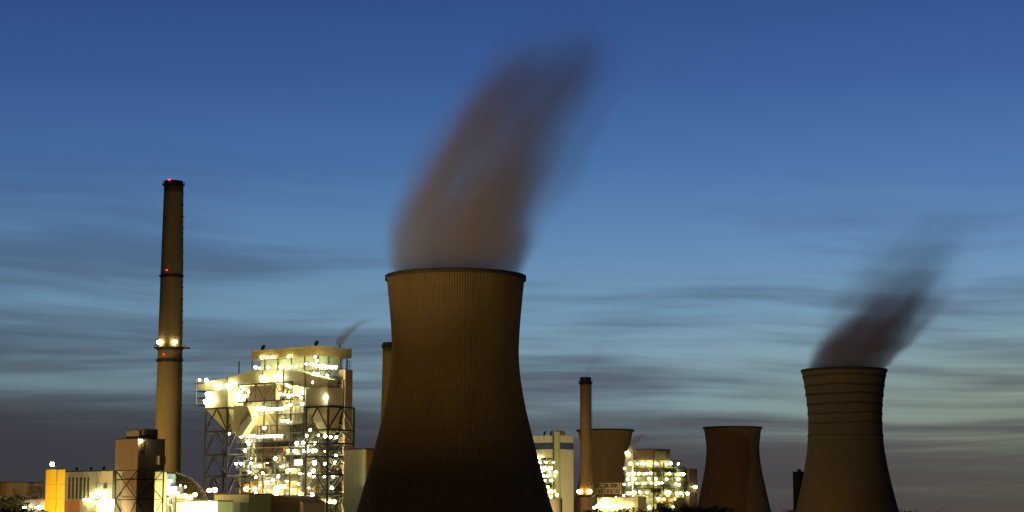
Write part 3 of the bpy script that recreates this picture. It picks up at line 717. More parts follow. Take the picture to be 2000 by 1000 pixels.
# yellow silo
FY = Frame(112, 900, 960)
ys = empty('yellow_silo', FY.w(0, 0, 0), 'bright yellow square tower with a lone white lamp on its roof', 'tower')
zY = FY.uz(112, 917)[1]; uy, vy = FY.U(88.5, 0, 960), FY.V(126.5, 0, 960)
b = MB(); b.box(FY, 0, uy, 0, vy, 0, zY); b.build('wall', M['yellow'], ys)
for y in (946, 974):
    b = MB(); z = FY.uz(112, y)[1]; b.box(FY, -.06, uy+.06, -.06, vy+.06, z-.1, z+.1); b.build('seam', M['orange_door'], ys)
b = MB(); b.bar(FY.w(.35, -.15, zY), FY.w(.35, -.15, FY.uz(112, 982)[1]), .16, 8); b.bar(FY.w(.35, -.15, FY.uz(112, 982)[1]), FY.w(1.8, -.15, 0), .16, 8); b.build('downpipe', M['rock'], ys)
b = MB(); b.box(FY, .2, uy-.2, .2, vy-.2, zY+.003, zY+.35); p = b.build('roof', M['steel'], ys)
railing(FY, p, [(uy-.4, .4), (.4, .4), (.4, vy-.4)], zY+.35, .9, 1.4)
pp = P(102, 906.5, 903); b = MB(); b.bar((pp.x, pp.y, zY), (pp.x, pp.y, pp.z+.2), .09); b.build('lamp_post', M['steel'], ys)
lamp(ys, pp, 1.15)

# big ribbed elbow duct
ed = empty('elbow_duct', P(345, 1000, 1010)*1.0, 'large ribbed round duct bending down to the right below the tallest chimney', 'duct')
ctr = [(290, 955), (312, 950), (335, 951), (355, 957), (370, 968), (380, 984), (384, 1005), (385, 1040)]
cp = []
for (x0, y0), (x1, y1) in zip(ctr, ctr[1:]):
    for t in range(4): cp.append((x0+(x1-x0)*t/4, y0+(y1-y0)*t/4))
cp.append(ctr[-1])
W3 = [P(x, y, 1010) for x, y in cp]
rad = [30*mpp(1010) - (4*mpp(1010)*(k/len(W3))) for k in range(len(W3))]
b = MB(); b.tube(W3, rad, 28); d0 = b.build('duct_casing', M['olive'], ed)
for k in range(0, len(W3)-1):
    b = MB(); b.tube([W3[k], W3[k]+(W3[k+1]-W3[k])*.22], [rad[k]+.35]*2, 28); b.build('stiffening_rib', M['steel_mid'], ed)
# machinery and lamps in front of it
pk = empty('fan_skid', P(318, 1000, 985), 'blue fan and pipework skid with glaring white lamps under the ribbed duct', 'machinery')
Fp = Frame(345, 975, 985)
for x0, x1, y0, y1, mt in ((311, 330, 926, 968, 'bluebox'), (330, 345, 950, 975, 'bluebox'), (295, 308, 925, 960, 'olive'), (345, 365, 965, 990, 'cream')):
    b = MB(); b.box(Fp, Fp.U(x1, 0, 960), Fp.U(x0, 0, 960), 0, 4, Fp.uz(x0, y1)[1], Fp.uz(x0, y0)[1]); b.build('machine_casing', M[mt], pk)
for k in range(12):
    x = 292+k*4.5+rnd.uniform(-1, 1); u, z = Fp.uz(x, 972+rnd.uniform(-14, 4), -.6); b = MB(); b.bar(Fp.w(u, -.6, 0), Fp.w(u, -.6, z), rnd.uniform(.25, .6), 8); b.bar(Fp.w(u, -.6, z), Fp.w(u+rnd.uniform(-3, 3), -.6, z), .3, 8); b.build('pipe', M[rnd.choice(['steel', 'steel_mid', 'galv', 'steel'])], pk)
for x in (312, 350, 386):
    u, z = Fp.uz(x, 955 if x > 320 else 880, -1.5); b = MB(); b.bar(Fp.w(u, -1.5, 0), Fp.w(u, -1.5, z), .25); b.build('post', M['steel'], pk)
b = MB(); b.bar(Fp.w(Fp.U(340, -1.5, 975), -1.5, Fp.uz(340, 975, -1.5)[1]), Fp.w(Fp.U(420, -1.5, 975), -1.5, Fp.uz(420, 975, -1.5)[1]), .22); b.build('rail', M['steel'], pk)
b = MB(); b.tube([Fp.w(Fp.U(x, -1, y), -1, Fp.uz(x, y, -1)[1]) for x, y in ((328, 1004), (328, 990), (331, 987), (335, 988), (337, 992), (337, 1004))], [.7]*6, 10); b.build('swan_neck_pipe', M['galv'], pk)
for x, y, r_ in ((300, 926, 1.0), (299, 953, 1.1), (332, 940, .8), (322, 957, 1.0), (330, 957, .9), (335, 957, 1.0), (346, 963, .8), (361, 967, .7), (366, 972, .9), (373, 972, .7), (381, 966, 1.0), (352, 948, .4), (362, 951, .4), (316, 942, .6), (297, 996, .7)):
    u, z = Fp.uz(x, y, -2.2); lamp(pk, Fp.w(u, -2.2, z), r_)
# low green shed with two glaring floodlights
Fl = Frame(425, 930, 990)
gs = block('green_shed', Fl, Fl.U(345, 0, 990), 9, Fl.uz(385, 980)[1], M['green'], 'low pale shed with two glaring floodlights, below the ribbed duct')
for x, y, r_ in ((378, 991, 1.15), (393, 989, 1.2), (404, 994, .7), (409, 981, .5)):
    u, z = Fl.uz(x, y, -1.5); lamp(gs, Fl.w(u, -1.5, z), r_)

# far-left low wall building
FW = Frame(92, 960, 985)
lw = block('long_store', FW, FW.U(-40, 0, 985), 12, FW.uz(45, 977)[1], M['tan'], 'long low tan store left of the yellow tower', roofm='brown')
for x, y, r_ in ((48, 990.5, .9), (78, 991, 1.1), (69, 991, .35)):
    u, z = FW.uz(x, y, -3); lamp(lw, FW.w(u, -3, z), r_)
FR = Frame(25, 1150, 960)
block('far_shed', FR, FR.U(-30, 0, 960), 20, FR.uz(5, 943)[1], M['brown'], 'dim brown shed rising behind the long low store at the left edge')

# ================================================================ RIGHT OF THE LARGEST TOWER
FB = Frame(1090, 1260, 900)
bb = empty('bunker_building', FB.w(0, 0, 0), 'cream block with a dark blue band beside the right flank of the largest cooling tower', 'building')
ub, vb = FB.U(1030, 0, 900), FB.V(1120, 0, 900); zR = FB.uz(1090, 850)[1]
z1, z2 = FB.uz(1090, 864)[1], FB.uz(1090, 877)[1]; zlow = FB.uz(1090, 893)[1]
b = MB(); b.box(FB, 0, ub, 0, vb, z1, zR); b.build('parapet', M['cream'], bb)
b = MB(); b.box(FB, -.1, ub+.1, -.1, vb+.1, z2, z1-.003); b.build('blue_band', M['blue'], bb)
b = MB(); b.box(FB, 0, ub, 0, vb, zlow, z2-.003); b.build('upper_wall', M['cream'], bb)
b = MB(); b.box(FB, 0, 4.5, 0, vb, 0, zlow-.003); b.build('end_wall', M['cream'], bb)
b = MB(); b.box(FB, 4.6, ub, 7, vb, 0, zlow-.003); b.build('inner_wall', M['cream_smooth'], bb)
b = MB(); b.box(FB, -.6, 2.6, -.6, 1.2, 0, zR+2.2); b.build('corner_duct', M['olive'], bb)
b = MB(); b.bar(FB.w(3.2, -.6, 10), FB.w(3.2, -.6, zR+1.5), .5, 6); b.build('downpipe', M['steel'], bb)
b = MB(); b.prism(FB, [(0, zR), (6, zR), (4, zR+3.0), (1.5, zR+3.0)], 2, 8); b.build('roof_housing', M['tan'], bb)
for x in (1063, 1076):
    b = MB(); u = FB.U(x, 3, 848); b.bar(FB.w(u, 3, zR), FB.w(u, 3, zR+2), .6, 8); b.bar(FB.w(u, 3, zR+1.8), FB.w(u-1.2, 3, zR+2.6), .6, 8); b.build('roof_vent', M['steel'], bb)
for y in range(898, 1000, 11):
    z = FB.uz(1070, y)[1]; b = MB(); b.box(FB, 4.8, ub, .2, 7, z-.3, z); fl = b.build('floor', M['steel_mid'], bb); railing(FB, fl, [(4.8, .3), (ub, .3)], z)
for k in range(5):
    u = 5+(ub-5)*k/4; b = MB(); b.bar(FB.w(u, .5, 0), FB.w(u, .5, zlow), .35); b.build('column', M['steel'], bb)
for k in range(14):
    z = FB.uz(1070, rnd.choice(range(898, 1000, 11)))[1]; u = rnd.uniform(6, ub-3); b = MB(); b.box(FB, u, u+rnd.uniform(1, 4), 2, 5, z, z+rnd.uniform(1, 2.6)); b.build('plant_box', M[rnd.choice(pm)], bb)
rl = random.Random(5)
for y, xs in ((894, (1046, 1053)), (903, (1048, 1055, 1066, 1080)), (914, (1053, 1056, 1063, 1066, 1073, 1077)), (922, (1051, 1058, 1074, 1084)), (929, (1053, 1058, 1062, 1070, 1082)), (938, (1065, 1075, 1078)), (951, (1060, 1070)), (959, (1062, 1073, 1076, 1082)), (966, (1088,)), (970, (1076,))):
    for x in xs:
        u, z = FB.uz(x+rl.uniform(-.6, .6), y, -.8); lamp(bb, FB.w(u, -.8, z), rl.uniform(.5, .8), 'bulb_soft')
u, z = FB.uz(1062, 965, -2); lamp(bb, FB.w(u, -2, z), 1.7, 'bulb_orange')
tk = empty('storage_tank', P(1083, 1000, 1210), 'orange-lit squat tank with a railed top at the foot of the blue-banded block', 'tank')
tc_ = P(1083, 985, 1210); tc_.z = 0; zt_ = Zat(976, 1210)
b = MB(); b.lathe(tc_, [(4.6, 0), (4.6, zt_), (4.2, zt_+.4)], 28); b.build('shell', M['tan'], tk)
b = MB()
for i in range(20):
    a = 2*math.pi*i/20; a2 = 2*math.pi*(i+1)/20
    p0 = Vector((tc_.x+4.4*math.cos(a), tc_.y+4.4*math.sin(a), zt_+.2)); p1 = Vector((tc_.x+4.4*math.cos(a2), tc_.y+4.4*math.sin(a2), zt_+.2))
    b.bar(p0, p0+Vector((0, 0, 1.2)), .06); b.bar(p0+Vector((0, 0, 1.2)), p1+Vector((0, 0, 1.2)), .07)
b.build('railing', M['steel'], tk)
b = MB(); b.bar((tc_.x+3.6, tc_.y-2, zt_), (tc_.x+3.6, tc_.y-2, Zat(957, 1210)), .16); b.build('mast', M['steel'], tk)

# second boiler house
G = Frame(1276, 1860, 940)
b2 = empty('boiler_house', G.w(0, 0, 0), 'smaller lamp-lit boiler house far off between the two plain small cooling towers', 'boiler house')
ug, vg = G.U(1235, 0, 930), G.V(1340, 0, 930)
z1, z2 = G.uz(1276, 878)[1], G.uz(1276, 898)[1]
b = MB(); b.box(G, 0, G.U(1237, 0, 888), 0, G.V(1309, 0, 888), z2, z1); pr = b.build('penthouse', M['brown'], b2)
b = MB(); b.box(G, -.3, G.U(1237, 0, 888)+.3, -.3, G.V(1309, 0, 888)+.3, z1+.003, z1+.9); b.build('roof', M['roof'], pr)
b = MB(); b.box(G, -.12, -.01, 3, G.V(1300, 0, 888), z2+1, z1-1); b.build('pale_panel', M['olive'], pr)
b = MB(); b.box(G, 4, G.U(1218, 4, 930), 5, G.V(1318, 0, 930), 0, z2-.003); b.build('inner_wall', M['cream'], b2)
b = MB(); b.box(G, 1, 5, 6, vg-2, 0, G.vz(1325, 912)[1]); b.build('side_wall', M['olive'], b2)
for k, y in enumerate((913, 921, 929, 937, 945, 953, 961, 971, 982)):
    z = G.uz(1276, y)[1]; b = MB(); b.box(G, 0, G.U(1217, 0, y), .2, 5, z-.5, z); b.box(G, -1.5, 4, 5, vg, z-.5, z); fl = b.build('floor', M['steel'] if k in (0, 2, 5) else M['steel_mid'], b2)
    railing(G, fl, [(G.U(1217, 0, y), .3), (0, .3), (-1.4, vg)], z, 1.5, 4)
for x in (1217, 1228, 1244, 1260, 1276):
    u = G.U(x, .3, 940); b = MB(); b.bar(G.w(u, .3, 0), G.w(u, .3, z2), .7 if x == 1276 else .45); b.build('column', M['steel'], b2)
for x in (1296, 1316, 1336):
    v = G.V(x, -.5, 940); b = MB(); b.bar(G.w(-.7, v, 0), G.w(-.7, v, G.vz(x, 903 if x < 1330 else 912)[1]), .6); b.build('column', M['steel'], b2)
b = MB(); b.box(G, G.U(1235, -1, 930), G.U(1222, -1, 930), -1.5, 5, 0, G.uz(1228, 886)[1]); b.build('stair_shaft', M['white'], b2)
b = MB(); b.box(G, -2, 6, G.V(1309, 0, 900), G.V(1330, 0, 900), G.vz(1320, 899)[1]-.4, G.vz(1320, 899)[1]); b.build('canopy', M['steel'], b2)
for k in range(30):
    z = G.uz(1276, rnd.choice((913, 921, 929, 937, 945, 953, 961, 971, 982)))[1]; w_ = rnd.uniform(2, 6)
    b = MB()
    if k % 2: u = rnd.uniform(1, G.U(1222, 0, 940)); b.box(G, u, u+w_, 1.5, 4.5, z, z+rnd.uniform(1.5, 3.4))
    else: v = rnd.uniform(6, vg-6); b.box(G, -1, 1, v, v+w_, z, z+rnd.uniform(1.5, 3.4))
    b.build('plant_box', M[rnd.choice(pm)], b2)
for x, y, r_ in ((1231, 905, 1.6), (1245, 906, 1.3), (1253, 905, 1.4), (1259, 905, 1.6), (1264, 906, 1.2), (1281, 905, 1.7), (1302, 906, 1.2), (1310, 905, 1.9), (1325, 906, 1.4), (1220, 915, 1.2), (1228, 926, 1.8), (1239, 925, 1.5),
                 (1248, 925, 1.6), (1258, 926, 1.1), (1263, 925, 1.3), (1271, 924, 1.4), (1308, 925, 1.6), (1329, 926, 1.7), (1335, 926, 1.9), (1226, 936, 1.5), (1240, 935, 1.6), (1268, 935, 1.4), (1281, 935, 1.3), (1302, 936, 1.5), (1325, 936, 1.9),
                 (1219, 946, 1.3), (1230, 945, 1.6), (1244, 944, 1.2), (1256, 944, 1.4), (1259, 944, 1.2), (1271, 943, 1.4), (1281, 945, 1.4), (1286, 944, 1.7), (1293, 943, 1.1), (1320, 945, 1.3), (1326, 947, 1.6), (1226, 963, 1.3), (1232, 963, 1.3), (1240, 962, 1.6),
                 (1250, 961, 1.5), (1263, 962, 1.4), (1307, 962, 2.2), (1302, 962, 1.3), (1322, 963, 1.2), (1329, 963, 2.0), (1343, 964, 2.2), (1246, 973, 1.9), (1259, 973, 1.5), (1286, 974, 1.6), (1218, 968, 1.2), (1268, 991, 1.9), (1315, 990, 1.2), (1253, 991, 1.0)):
    if x <= 1276: u, z = G.uz(x, y, -1.5); p = G.w(u, -1.5, z)
    else: v, z = G.vz(x, y, -2.6); p = G.w(-2.6, v, z)
    lamp(b2, p, r_*.66, 'bulb_soft')
for x, y, r_ in ((1234, 975, 1.0), (1297, 975, 1.0), (1318, 975, .8)):
    v, z = G.vz(x, y, -2.6) if x > 1276 else (0, 0)
    if x > 1276: lamp(b2, G.w(-2.6, v, z), r_, 'bulb_orange')
# dim hall joined on its right
GD = Frame(1345, 1900, 950)
dh = block('dim_hall', GD, GD.U(1332, 0, 950), GD.V(1362, 0, 950), GD.vz(1352, 917)[1], M['brown'], 'dim brown hall at the right end of the smaller boiler house')
b = MB(); b.box(GD, -.4, .05, 1, GD.V(1361, 0, 950), GD.vz(1352, 954)[1], GD.vz(1352, 948)[1]); b.build('lit_gallery', M['green'], dh)
v, z = GD.vz(1359, 951, -1.5); lamp(dh, GD.w(-1.5, v, z), 1.2, 'bulb_soft')
# low white hall and pipe bridge
GW = Frame(1246, 1800, 980)
wh = block('white_hall', GW, GW.U(1166, 0, 980), 12, GW.uz(1210, 972)[1], M['cream'], 'low pale hall with dazzling lamps, right of the slim chimney', roofm='steel_mid')
for x, y, r_ in ((1160, 992, 1.6), (1166, 989, 1.8), (1172, 986, 1.5), (1178, 976, 1.9), (1179, 982, 1.7), (1186, 988, 1.9), (1192, 990, 1.6), (1199, 988, 1.6), (1206, 989, 1.3), (1213, 988, 1.1), (1224, 989, 1.5), (1228, 987, 1.0), (1203, 971, .8)):
    u, z = GW.uz(x, y, -3); lamp(wh, GW.w(u, -3, z), r_*.7, 'bulb_soft')
GP = Frame(1216, 1830, 955)
pb = empty('pipe_bridge', GP.w(GP.U(1185), 0, 0), 'pale lattice pipe bridge between slim chimney and smaller boiler house', 'pipe bridge')
ua, ue = GP.U(1157, 0, 955), 0; za, ze = GP.uz(1185, 944)[1], GP.uz(1185, 964)[1]
for z in (za, ze, (za+ze)/2):
    b = MB(); b.bar(GP.w(ua, 0, z), GP.w(ue, 0, z), .35); b.build('chord', M['cream_smooth'], pb)
for k in range(7):
    u0, u1 = ua+(ue-ua)*k/7, ua+(ue-ua)*(k+1)/7; b = MB(); b.bar(GP.w(u0, 0, ze), GP.w(u0, 0, za), .28); b.bar(GP.w(u0, 0, ze if k % 2 else za), GP.w(u1, 0, za if k % 2 else ze), .25); b.build('brace', M['cream_smooth'], pb)
for x in (1160, 1178, 1212):
    u = GP.U(x, .5, 955); b = MB(); b.bar(GP.w(u, .5, 0), GP.w(u, .5, za), .6); b.build('leg', M['cream_smooth'], pb)
b = MB(); b.box(GP, 2, ua-8, 2, 6, ze+1, (za+ze)/2+1); b.build('gallery', M['brown'], pb)

# dark block behind the right-hand tower
GK = Frame(1562, 1750, 960)
dk = block('dark_block', GK, GK.U(1549, 0, 960), GK.V(1580, 0, 960), GK.uz(1562, 922)[1], M['dark_wall'], 'dark unlit block at the left edge of the tower with dark rings')
b = MB(); zk = GK.uz(1562, 922)[1]; b.box(GK, .5, 2.6, 1, 3.5, zk+.6, zk+2.6); b.build('roof_housing', M['dark_wall'], dk)

# ================================================================ TREES
leafm = mat('dark_foliage', (.055, .06, .025), .9, .4, .4, 0)
barkm = mat('bark', (.07, .05, .035), .95, .3, .8, .2)
def crown_mesh(seed):
    r = random.Random(seed); b = MB()
    blobs = [(Vector((r.uniform(-.38, .38), r.uniform(-.38, .38), r.uniform(.38, .84))), r.uniform(.14, .24)) for _ in range(13)]
    for k in range(1500):
        c, rr = r.choice(blobs); d = Vector((r.gauss(0, 1), r.gauss(0, 1), r.gauss(0, 1))).normalized()*rr*r.uniform(.45, 1.1)
        p = c+d; s = r.uniform(.018, .042); n = Vector((r.gauss(0, 1), r.gauss(0, 1), r.gauss(0, 1))).normalized()
        x = n.orthogonal().normalized()*s; y = n.cross(x).normalized()*s
        b.add([p-x, p-y*.6, p+x, p+y*.6], [(0, 1, 2, 3)])
    o = b.build('crown', leafm); me = o.data; bpy.data.objects.remove(o)
    t = MB(); t.bar((0, 0, 0), (.02, 0, .5), .035, 8, 0, .02)
    for k in range(6):
        a = r.uniform(0, 6.28); t.bar((.01, 0, r.uniform(.25, .48)), (.3*math.cos(a), .3*math.sin(a), r.uniform(.55, .8)), .014, 6, 0, .005)
    o = t.build('trunk', barkm); tm = o.data; bpy.data.objects.remove(o)
    return me, tm
TREES = [crown_mesh(k) for k in range(4)]
def tree(x, ytop, D, label, wide=1.0, k=[0]):
    p = P(x, ytop, D); h = p.z; me, tm = TREES[k[0] % 4]; k[0] += 1
    root = empty('tree', (p.x, p.y, 0), label, 'tree', 'trees among the buildings')
    for nm, m_ in (('trunk', tm), ('crown', me)):
        o = bpy.data.objects.new(nm, m_); COL.objects.link(o); o.parent = root
    s = h/.98; root.scale = (s*wide, s*wide, s); root.rotation_euler = (0, 0, k[0]*1.3)
    return root
for x, y, D, lb, w in ((10, 968, 935, 'broad dark tree at the left edge before the dim brown shed', 1.4),
                       (12, 990, 800, 'low bush at the bottom left corner of the picture', 1.6),
                       (38, 970, 1100, 'small tree behind the roof of the long low store, nearer the left edge', 1.5),
                       (62, 968, 1100, 'middle one of the small trees behind the roof of the long low store', 1.6),
                       (80, 967, 1100, 'small tree behind the long low store, touching the yellow tower', 1.3),
                       (1172, 994, 1600, 'dark bush before the low pale hall, just right of the slim chimney', 1.3),
                       (1188, 993, 1600, 'dark bush before the dazzling lamps of the low pale hall', 1.3),
                       (1236, 990, 1600, 'dark bush below the left end of the smaller boiler house', 1.2),
                       (1300, 988, 1620, 'dark tree before the foot of the smaller boiler house', 1.2),
                       (1364, 986, 1750, 'dark tree between the dim brown hall and the plain small tower', 1.2),
                       (1386, 984, 1750, 'dark tree hiding the left foot of the plain small cooling tower', 1.3),
                       (1404, 990, 1750, 'lower dark bush before the left foot of the plain small cooling tower', 1.3),
                       (1540, 996, 1700, 'tiny treetop left of the dark unlit block', 1.0),
                       (1780, 996, 1750, 'small treetop on the skyline right of the tower with dark rings', 1.2),
                       (1832, 998, 1750, 'lowest treetop on the skyline at the bottom right', 1.2)):
    tree(x, y, D, lb, w)

# ================================================================ FILL LIGHTS (unseen masts added to light the plant, below the picture)
def fill_light(pos, aim, power, ang, label, col=(1, .64, .20), blend=1.0, r=1.5):
    root = empty('fill_mast', (pos[0], pos[1], 0), label, 'fill_light', 'added floodlight masts')
    p = Vector(pos); d = (Vector(aim)-p).normalized()
    b = MB(); b.bar((p.x, p.y, 0), (p.x, p.y, p.z-.4), .14, 8); b.build('pole', M['steel'], root)
    b = MB(); b.bar(p-d*.9, p-d*.2, .35, 10, 0, .7); b.build('lamp_head', M['steel'], root)
    l = bpy.data.lights.new('spot', 'SPOT'); l.energy = power; l.color = col; l.spot_size = R(ang); l.spot_blend = blend; l.shadow_soft_size = r
    o = bpy.data.objects.new('spot', l); COL.objects.link(o); o.parent = root; o.location = p-Vector((pos[0], pos[1], 0))
    o.rotation_euler = d.to_track_quat('-Z', 'Y').to_euler(); return root
fill_light((-215, 880, 4), (FW.w(20, 0, 8)), 3.0e4, 90, 'added fill mast lighting the long low store', (1, .5, .14))
fill_light((-318, 1100, 4), (FR.w(10, 0, 18)), 4.0e4, 90, 'added fill mast lighting the dim brown shed', (1, .5, .14))
fill_light(tuple(F.w(8, -26, 5)), tuple(F.w(10, 4, 40)), 6.0e4, 130, 'added fill mast between the low halls and the boiler house, nearer the tower', (1, .86, .42))
fill_light(tuple(F.w(30, -26, 5)), tuple(F.w(26, 4, 40)), 6.0e4, 130, 'added fill mast between the low halls and the boiler house, nearer the chimney', (1, .86, .42))
fill_light((-150, 925, 4), tuple(P(350, 950, 1000)), 5.0e4, 90, 'added fill mast lighting the ribbed elbow duct', (1, .86, .42))
fill_light((-200, 640, 5), (big_c.x+6, big_c.y-10, big_H+45), 7.0e5, 26, 'added fill mast at the near left of the yard aimed at the broad steam plume', (1, .68, .26))
fill_light((-44, 1012, 4), tuple(Fs.w(0, 4, 50)), 7.0e4, 80, 'added fill mast between the tan slab and the largest tower', (1, .62, .2))
WARM = (1, .86, .34); SOD = (1, .62, .20)
fill_light((-230, 560, 5), (-34, 850, 112), 4.6e5, 28, 'added fill mast at the near left of the yard aimed at the largest tower', (1, .60, .18))
fill_light((60, 520, 4), (-16, 850, 106), 1.5e5, 26, 'added fill mast in the near yard aimed at the rim of the largest tower')
fill_light((-60, 240, 5), (-10, 1000, 50), 2.6e5, 70, 'added fill mast beside the viewpoint spreading a weak warm light', (1, .56, .15))
fill_light((40, 980, 6), (r_c.x-16, r_c.y-22, 84), 2.7e5, 34, 'added fill mast in the right yard aimed at the tower with dark rings', (1, .56, .15))
fill_light((170, 1340, 5), (r_c.x-34, r_c.y-20, 8), 1.6e4, 80, 'low added fill mast beside the foot of the tower with dark rings', (1, .45, .10))
fill_light((206, 1905, 4), (P(1432, 900, 2100).x, 2060, 62), 6.5e4, 110, 'added fill mast in the far yard aimed at the plain small tower', (1, .52, .15))
fill_light((64, 1990, 4), (P(1190, 900, 2120).x, 2090, 62), 5.0e4, 110, 'added fill mast in the far yard aimed at the half hidden tower', (1, .52, .15))
fill_light((-300, 1000, 6), (cc.x, cc.y, 34), 1.7e6, 54, 'added fill mast at the far left of the yard lighting the tallest chimney', (1, .74, .24))
fill_light((-260, 780, 5), (FH.w(uu/2, 0, 30)), 3.2e5, 50, 'added fill mast lighting the raised bunker house', (1, .62, .24))
fill_light((-205, 868, 4), (FY.w(0, uy/2, 15)), 1.1e5, 90, 'added fill mast lighting the yellow tower', (1, .66, .22))
fill_light((-172, 850, 4), (FC.w(ul/3, 0, 14)), 1.5e5, 90, 'added fill mast lighting the cream hall with slit windows', (1, .86, .52))
fill_light((-110, 880, 4), (Fa.w(14, 0, 10)), 2.6e4, 90, 'added fill mast in the yard lighting the front row of low halls', WARM)
fill_light((-62, 900, 4), (Fg.w(4, 0, 18)), 5.0e4, 60, 'added fill mast lighting the pale green hall', (1, .86, .52))
fill_light((-150, 905, 5), (F.w(14, 0, 46)), 5.5e5, 74, 'added fill mast in front of the large boiler house', WARM)
fill_light((20, 1620, 4), (c2c.x, c2c.y, 56), 8.0e5, 54, 'added fill mast lighting the slim chimney', (1, .66, .28))
fill_light((-8, 1130, 4), (FB.w(0, 8, 40)), 4.0e5, 66, 'added fill mast lighting the block with the blue band', (1, .84, .46))
fill_light((62, 1200, 4), (FB.w(0, 10, 36)), 1.2e5, 76, 'added fill mast lighting the end wall of the block with the blue band', (1, .84, .46))
fill_light((60, 1640, 4), (G.w(4, 4, 14)), 3.0e5, 40, 'added fill mast lighting the smaller boiler house', WARM)

# ================================================================ STEAM
def plume(name, org, stations, density, col, label, noise_m, stretch=.35, edge=(1.0, .35), base_edge=.86, floor=.3, wob=.8, steps=1.0, hull=1.18, cont=(.35, .70), seed=0.0, squash=1.0):
    """stations: (height, drift to the right, radius, density factor) in metres above org."""
    H = stations[-1][0]; h0 = stations[0][0]
    m = bpy.data.materials.new(name); m.use_nodes = True; m.node_tree.nodes.clear(); n = NT(m.node_tree)
    oc = n.node('ShaderNodeTexCoord').outputs['Object']
    sp = n.node('ShaderNodeSeparateXYZ'); n.put(sp.inputs[0], oc); x, y, z = sp.outputs
    t = n.m('DIVIDE', n.m('SUBTRACT', z, h0), H-h0)
    K = max(abs(s[1]) for s in stations)+1; RM = max(s[2] for s in stations)
    cx = n.m('MULTIPLY', n.ramp(t, [((s[0]-h0)/(H-h0), s[1]/K) for s in stations], 'CARDINAL'), K)
    rr = n.m('MULTIPLY', n.ramp(t, [((s[0]-h0)/(H-h0), s[2]/RM) for s in stations], 'CARDINAL'), RM)
    dn = n.ramp(t, [((s[0]-h0)/(H-h0), s[3]) for s in stations], 'EASE')
    lx = n.m('SUBTRACT', x, cx)
    nv = n.xyz(lx, n.m('MULTIPLY', y, 1.0), n.m('ADD', n.m('MULTIPLY', z, stretch), seed))
    n1 = n.noise(nv, 1.0/noise_m, 4, .55, .4)
    n2 = n.noise(n.xyz(lx, y, n.m('ADD', n.m('MULTIPLY', z, stretch*.8), seed+50)), .42/noise_m, 2, .5)
    q = n.m('DIVIDE', n.m('SQRT', n.m('ADD', n.m('MULTIPLY', lx, lx), n.m('MULTIPLY', n.m('MULTIPLY', y, y), squash))), rr)
    wz = n.mr(t, 0.0, .35, .25, 1.0)
    q2 = n.m('ADD', q, n.m('MULTIPLY', n.m('MULTIPLY', n.m('SUBTRACT', n2, .5), wob*1.6), wz))
    body = n.mr(q2, edge[0], n.mr(t, 0.0, .45, base_edge, edge[1]))
    lump = n.mr(n1, cont[0], cont[1], floor, 1.0)
    lump = n.m('ADD', n.m('MULTIPLY', lump, wz), n.m('MULTIPLY', n.m('SUBTRACT', 1.0, wz), .75))
    hullfade = n.mr(q, hull*.97, hull*.72)
    d = n.m('MULTIPLY', n.m('MULTIPLY', body, lump), n.m('MULTIPLY', dn, hullfade))
    v = n.node('ShaderNodeVolumePrincipled'); v.inputs['Color'].default_value = (*col, 1); n.put(v.inputs['Density'], n.m('MULTIPLY', d, density))
    v.inputs['Anisotropy'].default_value = .1
    o_ = n.node('ShaderNodeOutputMaterial'); n.l.new(v.outputs[0], o_.inputs['Volume'])
    m.cycles.volume_step_rate = steps
    # closed hull following the drift, horizontal rings
    nst = 20; ns = 28; vs = []; fs = []
    def at(h, k):
        for a, b_ in zip(stations, stations[1:]):
            if a[0] <= h <= b_[0]+1e-6: f = (h-a[0])/(b_[0]-a[0]); return a[k]+(b_[k]-a[k])*f
        return stations[-1][k]
    for i in range(nst+1):
        h = h0+(H-h0)*i/nst; cxx = at(h, 1); r = at(h, 2)*hull*1.02
        for j in range(ns):
            a = 2*math.pi*j/ns; vs.append(Vector(org)+Vector((cxx+r*math.cos(a), r*math.sin(a)/math.sqrt(squash), h)))
    for i in range(nst):
        for j in range(ns): k = (j+1) % ns; fs.append((i*ns+j, i*ns+k, (i+1)*ns+k, (i+1)*ns+j))
    fs.append(tuple(range(ns-1, -1, -1))); fs.append(tuple(nst*ns+j for j in range(ns)))
    b = MB(); b.add(vs, fs, 0, True); o = b.build(name, m, None, org)
    return tag(o, label, 'steam', 'steam plumes')
k = mpp(870)
def st(rows, y0, x0, s):
    return [((y0-y)*s*1.01, ((l+r)/2-x0)*s, (r-l)/2*s, d) for y, l, r, d in rows]
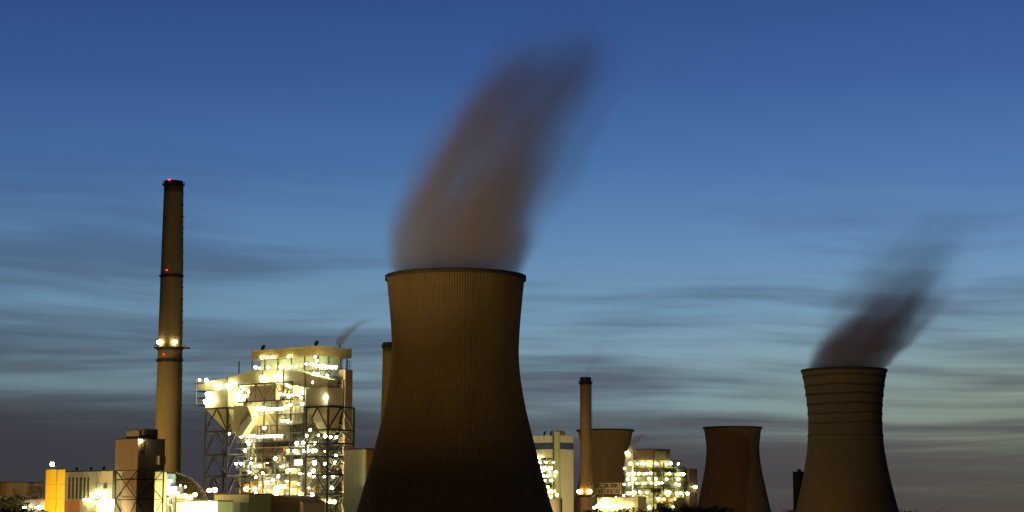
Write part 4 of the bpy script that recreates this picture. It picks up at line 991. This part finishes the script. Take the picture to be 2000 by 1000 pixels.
plume('steam_plume', (big_c.x, big_c.y, big_H), st([(545, 764, 1016, 1.0), (530, 756, 1030, 1.0), (480, 744, 1062, .95), (420, 738, 1095, .86), (350, 745, 1140, .76), (280, 768, 1170, .64), (210, 805, 1205, .55), (150, 845, 1240, .48), (105, 875, 1265, .30), (65, 900, 1275, .10), (25, 915, 1300, 0.0)], 541, 888.5, k),
      .068, (.93, .83, .73), 'broad brown steam plume rising and leaning right from the largest cooling tower', 21, wob=1.2, seed=5.5, cont=(.36, .64), edge=(1.05, .20), hull=1.2, stretch=.5, floor=.30)
k = mpp(1430)
plume('steam_plume', (r_c.x, r_c.y, r_H), st([(728, 1580, 1730, 1.0), (715, 1582, 1742, 1.0), (680, 1588, 1780, 1.0), (640, 1602, 1825, .75), (600, 1622, 1870, .48), (560, 1645, 1905, .24), (520, 1665, 1935, .11), (460, 1700, 1980, .05), (390, 1745, 2030, 0.0)], 723, 1653.5, k),
        .085, (.88, .71, .69), 'dark smoke blowing right from the tower with dark rings', 17, wob=.9, seed=9.0, cont=(.30, .66), edge=(1.08, .25), hull=1.22, stretch=.75, floor=.4)
wp = F.w(2.0, vR*.72, zt+2.0)
k = mpp(1100)
plume('steam_wisp', wp, [(0, 0, 2.2, .8), (3, 1.0, 3.4, 1.0), (7, 4, 4.2, .8), (11, 9, 5.2, .4), (16, 17, 6.5, 0)], .30, (.55, .40, .40), 'small dark wisp of smoke above the roof of the large boiler house', 4, wob=.5)
gp = G.w(G.U(1228, -1, 890), 1.5, G.uz(1228, 886)[1])
v_, u_ = -2.5, G.U(1224, -2.5, 886); lamp(b2, G.w(u_, v_, G.uz(1224, 884, -2.5)[1]), 1.3, 'bulb_soft')
plume('steam_puff', gp, [(0, 0, 3.0, 1.0), (4, .5, 4.0, 1.0), (9, 3.0, 5, .6), (14, 7, 6.5, .25), (20, 13, 8, 0)], .9, (.97, .97, .95), 'pale lit puff of steam at the left top of the smaller boiler house', 6, wob=.5)
plume('steam_wisp', (c2c.x, c2c.y, c2H), [(0, 0, 4.2, .5), (8, 3, 5, .5), (18, 8, 7, .3), (30, 16, 10, .12), (44, 28, 13, 0)], .035, (.5, .48, .5), 'faint wisp of smoke above the slim chimney', 8, wob=.5)
